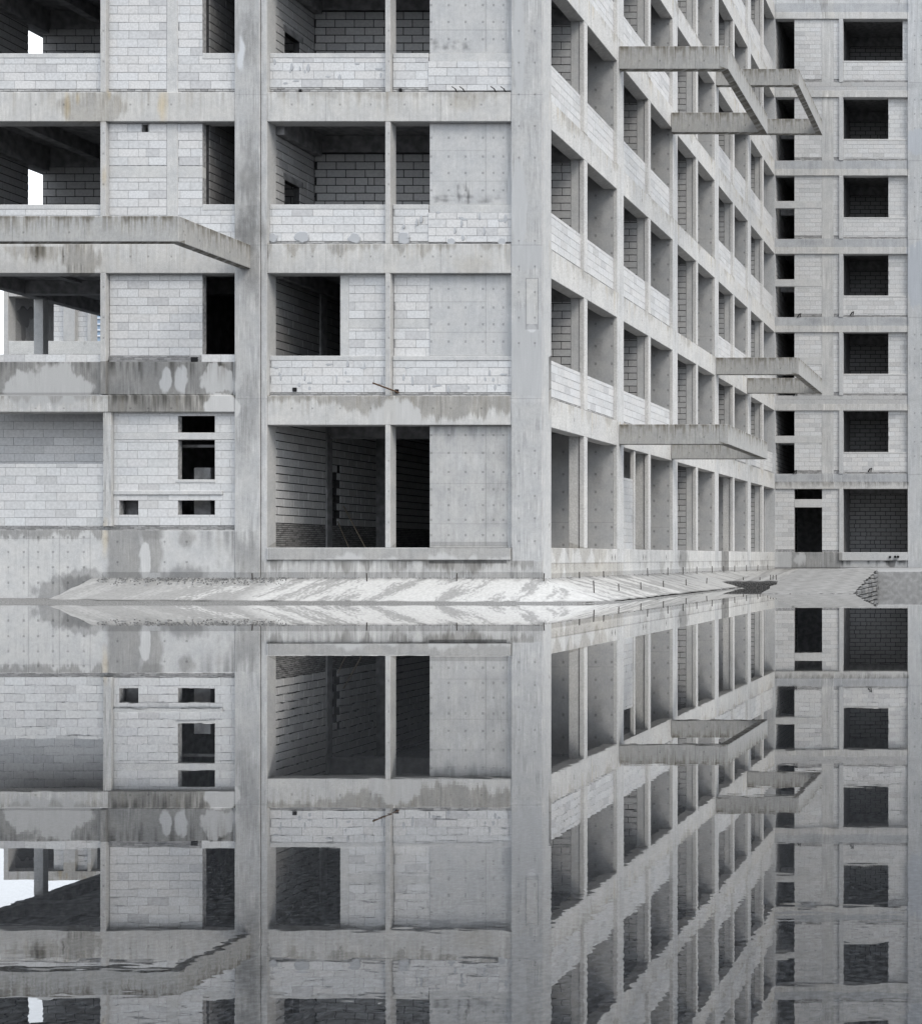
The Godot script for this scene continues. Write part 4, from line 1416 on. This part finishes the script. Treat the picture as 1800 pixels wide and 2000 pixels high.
func rubble() -> void:
	# crumbs of mortar and soil along the top of the apron and the foot of the walls
	var rock := new_st()
	var nz := FastNoiseLite.new()
	nz.seed = 71
	nz.frequency = 0.9
	var pts := []
	for j in 5:
		var ring := []
		for i in 7:
			var a := PI * j / 4.0
			var c := TAU * i / 7.0
			var p := Vector3(sin(a) * cos(c), cos(a) * 0.6, sin(a) * sin(c))
			ring.append(p * (1.0 + 0.5 * nz.get_noise_3d(p.x * 2.0, p.y * 2.0, p.z * 2.0)))
		pts.append(ring)
	for j in 4:
		for i in 7:
			var k := (i + 1) % 7
			var mid: Vector3 = (pts[j][i] + pts[j + 1][k]) * 0.5
			quad(rock, pts[j][i], pts[j][k], pts[j + 1][k], pts[j + 1][i], mid.normalized())
	var mm := MultiMesh.new()
	mm.transform_format = MultiMesh.TRANSFORM_3D
	mm.mesh = rock.commit()
	mm.instance_count = 900
	for i in 900:
		var p: Vector3
		var sz := rng.randf_range(0.008, 0.02)
		if i < 420:
			var t := rng.randf()
			p = Vector3(lerpf(-26.4, -21.0, t), 0.69 - 0.25 * rng.randf() * rng.randf(), 0)
			p.z = -42.0 + (0.70 - p.y) * 2.4 + 0.04
			sz = rng.randf_range(0.008, 0.03)
		elif i < 620:
			p = Vector3(rng.randf_range(-21.5, SIDE_X), 0.68, -41.97)
		elif i < 800:
			p = Vector3(SIDE_X + 0.03, 0.655, -rng.randf_range(42.0, 70.0))
		else:
			p = Vector3(lerpf(-26.0, -14.0, rng.randf()), 0.05, -40.4 - 0.5 * rng.randf())
		mm.set_instance_transform(i, Transform3D(Basis.from_euler(Vector3(rng.randf() * 6.0, rng.randf() * 6.0, rng.randf() * 6.0)).scaled(Vector3.ONE * sz), p))
	var o := MultiMeshInstance3D.new()
	o.multimesh = mm
	o.material_override = M.stone
	o.name = "rubble"
	o.set_meta("kind", "stuff")
	o.set_meta("label", "grey crumbs of rubble along the top of the sloping apron")
	o.set_meta("category", "rubble")
	add_child(o)

func pegs() -> void:
	var spots := []
	for p in [502.0, 724.0, 898.0, 1067.0]:
		spots.append([Vector3(fx(p), 0.62, -41.75), 0.2, 0])
	for z in [45.0, 47.6]:
		spots.append([Vector3(SIDE_X + 0.15, 0.62, -z), 0.2, 1])
	for z in [53.0, 56.0, 58.5, 61.0, 64.0, 66.5, 69.0, 72.0, 75.0, 78.0]:
		spots.append([Vector3(SIDE_X + 0.2, 0.58, -z), 0.3, 1])
	for z in [42.4, 45.0, 47.6, 50.6, 54.0, 57.5]:
		spots.append([Vector3(-12.4, 0.22 if z > 43.0 else 0.18, -z), 0.24 if z > 43.0 else 0.42, 2])
	for x in [-11.9, -11.2, -10.75, -10.65, -10.5, -9.6, -9.48, -9.35]:
		spots.append([Vector3(x, 0.2, -62.5), 0.32 if x > -10.8 else 0.22, 3])
	var first: Node3D = null
	for s in spots:
		var o: Node3D
		if first == null:
			first = thing("steel_peg", "short rusty steel peg standing in the sloping concrete apron", "peg", Vector3.ZERO, "steel pegs along the apron")
			var st := new_st()
			rod(st, Vector3(0, -0.15, 0), Vector3(0, 1, 0), 0.016)
			put(first, "shaft", st, M.iron)
			o = first
		else:
			o = first.duplicate()
			o.name = numbered("steel_peg")
			add_child(o)
		o.set_meta("label", ["short rusty steel peg at the top of the bright front apron", "short rusty steel peg against the plinth of the long side facade", "thin rusty steel peg low on the side apron near the water", "thin rusty steel peg on the low slab behind the dark edge, beside the ramp"][s[2]])
		o.set_meta("group", ["pegs along the front apron", "pegs along the side plinth", "pegs low on the side apron", "pegs on the low slab"][s[2]])
		o.position = s[0]
		o.rotation = Vector3(rng.randf_range(-0.06, 0.06), 0, rng.randf_range(-0.06, 0.06))
		o.scale = Vector3(1, s[1], 1)

func water() -> void:
	# ripples fade towards the sheltered foot of the building
	var n1 := FastNoiseLite.new()
	n1.seed = 51
	n1.frequency = 1.0
	n1.fractal_octaves = 2
	var n2 := FastNoiseLite.new()
	n2.seed = 52
	n2.frequency = 1.0
	n2.fractal_octaves = 2
	var patch := FastNoiseLite.new()
	patch.seed = 53
	patch.frequency = 0.22
	var v := PackedVector3Array()
	var nn := PackedVector3Array()
	var idx := PackedInt32Array()
	var grids := [[-9.0, 1.0, -10.0, -3.2, 0.036, 0.009], [-16.0, 3.0, -22.0, -10.0, 0.08, 0.03], [-90.0, 30.0, -82.0, -22.0, 1.5], [-90.0, -16.0, -22.0, 3.0, 0.6], [3.0, 30.0, -22.0, 3.0, 0.6], [-16.0, -9.0, -10.0, 3.0, 0.1], [1.0, 3.0, -10.0, 3.0, 0.1], [-9.0, 1.0, -3.2, 3.0, 0.1]]
	for g in grids:
		var nx := maxi(1, roundi((g[1] - g[0]) / g[4]))
		var nz := maxi(1, roundi((g[3] - g[2]) / g[-1]))
		var base := v.size()
		for j in nz + 1:
			for i in nx + 1:
				var x := lerpf(g[0], g[1], i / float(nx))
				var z := lerpf(g[2], g[3], j / float(nz))
				v.append(Vector3(x, 0.0, z))
				var amp := 0.00115 * pow(7.0 / maxf(-z, 3.5), 0.85) * maxf(0.0, 0.6 + 1.1 * patch.get_noise_2d(x, z * 1.6))
				if amp < 0.00012 or -z > 34.0:
					nn.append(Vector3.UP)
				else:
					var fz := z * 22.0
					var fxx := x * 5.5 + 0.4 * z
					var sx := n1.get_noise_2d(fxx + 31.0, fz) * 0.9
					var sz := n2.get_noise_2d(fxx, fz + 77.0) * 1.5
					nn.append(Vector3(sx * amp, 1.0, sz * amp).normalized())
		for j in nz:
			for i in nx:
				var a := base + j * (nx + 1) + i
				idx.append_array([a, a + 1, a + nx + 2, a, a + nx + 2, a + nx + 1])
	var arr := []
	arr.resize(Mesh.ARRAY_MAX)
	arr[Mesh.ARRAY_VERTEX] = v
	arr[Mesh.ARRAY_NORMAL] = nn
	arr[Mesh.ARRAY_INDEX] = idx
	var mesh := ArrayMesh.new()
	mesh.add_surface_from_arrays(Mesh.PRIMITIVE_TRIANGLES, arr)
	var o := MeshInstance3D.new()
	o.mesh = mesh
	o.material_override = M.water
	o.name = "water"
	o.set_meta("kind", "structure")
	add_child(o)

# ---------------------------------------------------------------- start
func _ready() -> void:
	rng.seed = 2024
	var cam := Camera3D.new()
	cam.name = "camera"
	cam.projection = Camera3D.PROJECTION_FRUSTUM
	cam.near = 0.1
	cam.far = 1500.0
	cam.size = 0.1 * 2000.0 / LENS
	cam.frustum_offset = Vector2(0.1 * (900.0 - 1995.0) / LENS, 0.1 * (1088.0 - 1000.0) / LENS)
	cam.position = Vector3(0, EYE, 0)
	add_child(cam)
	cam.make_current()
	var sky_mat := ProceduralSkyMaterial.new()
	sky_mat.sky_top_color = Color(0.93, 0.96, 1.0)
	sky_mat.sky_horizon_color = Color(0.80, 0.82, 0.845)
	sky_mat.sky_curve = 0.5
	sky_mat.sky_energy_multiplier = 1.12
	sky_mat.ground_bottom_color = Color(0.42, 0.42, 0.42)
	sky_mat.ground_horizon_color = Color(0.55, 0.55, 0.55)
	var sky := Sky.new()
	sky.sky_material = sky_mat
	var env := Environment.new()
	env.background_mode = Environment.BG_SKY
	env.sky = sky
	env.tonemap_mode = Environment.TONE_MAPPER_LINEAR
	env.tonemap_exposure = 1.86
	env.sdfgi_enabled = true
	env.ssao_enabled = true
	env.ssil_enabled = true
	var we := WorldEnvironment.new()
	we.name = "environment"
	we.environment = env
	add_child(we)
	var sun := DirectionalLight3D.new()
	sun.name = "overcast_sun"
	sun.light_energy = 0.42
	sun.light_angular_distance = 24.0
	sun.light_color = Color(1.0, 0.98, 0.95)
	sun.shadow_enabled = true
	add_child(sun)
	sun.look_at_from_position(Vector3(30, 40, 22), Vector3.ZERO)

	make_materials()
	for i in 4:
		var st := new_st()
		frustum(st, Transform3D.IDENTITY, 0.006 + 0.002 * i, 0.014 + 0.005 * i)
		block_mesh.append(st.commit())
	M.front = wear_mat(paint_front())
	M.side = wear_mat(paint_side())
	M.rear = wear_mat(paint_rear())
	var pan := Wear.new(512, 512, 0.0, 4.0, 0.0, 4.36, 331, 0.40)
	pan.holes([0.4, 0.95, 1.5, 2.05, 2.6, 3.15, 3.7], [0.5, 1.1, 1.7, 2.3, 2.9, 3.5, 4.1], 0.035, 0.1)
	pan.seam(0.0, 4.0, 1.2, 1.215, 0.75)
	pan.seam(0.0, 4.0, 2.45, 2.465, 0.8)
	pan.seam(1.22, 1.235, 0.0, 4.36, 0.75)
	pan.seam(3.66, 3.675, 0.0, 4.36, 0.75)
	for q in 14:
		pan.blob(rng.randf_range(0, 4), rng.randf_range(0, 4.3), rng.randf_range(0.1, 0.6), rng.randf_range(0.1, 0.5), rng.randf_range(0.8, 1.12), 0.0, 0.8, 0.7)
	M.panel = wear_mat(pan.texture(Color(0.99, 0.995, 1.0)))
	M.panel.uv1_triplanar = true
	M.panel.uv1_world_triplanar = true
	M.panel.uv1_scale = Vector3(0.25, 1.0 / 4.36, 0.25)
	var can := Wear.new(1024, 96, 0.0, 8.0, 0.0, 0.7, 341, 0.36)
	var rg := RandomNumberGenerator.new()
	rg.seed = 91
	can.wet(0.0, 8.0, 0.7, 0.05, 0.1, 0.55, 1.6, 5.0, 1.0)
	can.drips(0.0, 8.0, 0.7, 0.6, 170, 0.72, 0.6, 0.03, rg)
	can.holes([0.7, 1.4, 2.9, 4.4, 5.6], [0.25], 0.02)
	for p in [1.3, 2.6, 4.1, 6.0]:
		can.seam(p, p + 0.012, 0.0, 0.7, 0.75)
	can.tone(0.0, 8.0, 0.0, 0.7, 0.95, 0.15, 0.1)
	M.canopy = wear_mat(can.texture(Color(1.0, 1.0, 0.985)))
	var sil := Wear.new(256, 256, 0.0, 3.0, 0.0, 3.0, 351, 0.47)
	M.sill = wear_mat(sil.texture(Color(1, 1, 0.99)))
	M.sill.uv1_triplanar = true
	M.sill.uv1_world_triplanar = true
	M.sill.uv1_scale = Vector3.ONE / 3.0
	var par := Wear.new(256, 128, 0.0, 9.0, 0.0, 2.2, 361, 0.5)
	par.wet(0.0, 9.0, 2.2, 0.4, 0.9, 0.55, 0.7, 2.0)
	M.parapet = wear_mat(par.texture(Color(1, 1, 0.98)))
	M.parapet.uv1_triplanar = true
	M.parapet.uv1_world_triplanar = true
	M.parapet.uv1_scale = Vector3(1.0 / 9.0, 1.0 / 2.2, 1.0 / 9.0)
	M.tar = plain(Color(0.15, 0.15, 0.152))
	M.glass = plain(Color(0.28, 0.36, 0.46), 0.3)
	M.white = plain(Color(0.7, 0.72, 0.75))
	M.apron = wear_mat(paint_apron())
	M.apron.uv1_scale = Vector3(1.0 / 64.0, 1.0, 1.0)
	var silt := grain_tex(61, 0.06, 0.35, 1.0, 6)
	M.silt = tri_mat(Color(0.085, 0.09, 0.098), silt, 0.7)
	M.mud = tri_mat(Color(0.42, 0.415, 0.405), silt, 0.5)
	M.mud.roughness = 0.6
	M.wet_slab = tri_mat(Color(0.2, 0.2, 0.2), silt, 0.4)
	M.platform = tri_mat(Color(0.36, 0.36, 0.36), grain_tex(62, 0.02, 0.82, 1.0, 6), 0.3)
	M.ramp = tri_mat(Color(0.37, 0.365, 0.355), grain_tex(63, 0.03, 0.6, 1.0, 6), 0.35)
	M.ramp.uv1_scale = Vector3(0.1, 0.35, 0.7)
	M.ramp.heightmap_scale = 0.15
	M.stone = tri_mat(Color(0.40, 0.40, 0.40), silt, 0.9)
	M.stone2 = tri_mat(Color(0.30, 0.30, 0.30), silt, 0.9)
	M.stone3 = tri_mat(Color(0.5, 0.49, 0.48), silt, 0.9)
	var w := StandardMaterial3D.new()
	w.albedo_color = Color(1, 1, 1, 0.0)
	# still in most places, dulled by a dusty film in patches
	var film := Wear.noise(66, 0.008, 4).get_seamless_image(512, 512)
	var fd := film.get_data()
	for i in fd.size():
		fd[i] = clampi(int(255.0 * smoothstep(0.52, 0.75, fd[i] / 255.0)), 0, 255)
	w.roughness = 0.025
	w.roughness_texture = ImageTexture.create_from_image(Image.create_from_data(512, 512, false, Image.FORMAT_L8, fd))
	w.uv1_triplanar = true
	w.uv1_world_triplanar = true
	w.uv1_scale = Vector3(0.03, 0.03, 0.05)
	w.refraction_enabled = true
	w.refraction_scale = 0.033
	w.clearcoat_enabled = true
	w.clearcoat = 0.75
	w.clearcoat_roughness = 0.0
	M.water = w

	corner_building()
	left_wing()
	rear_wing()
	courtyard_wing()
	yard()
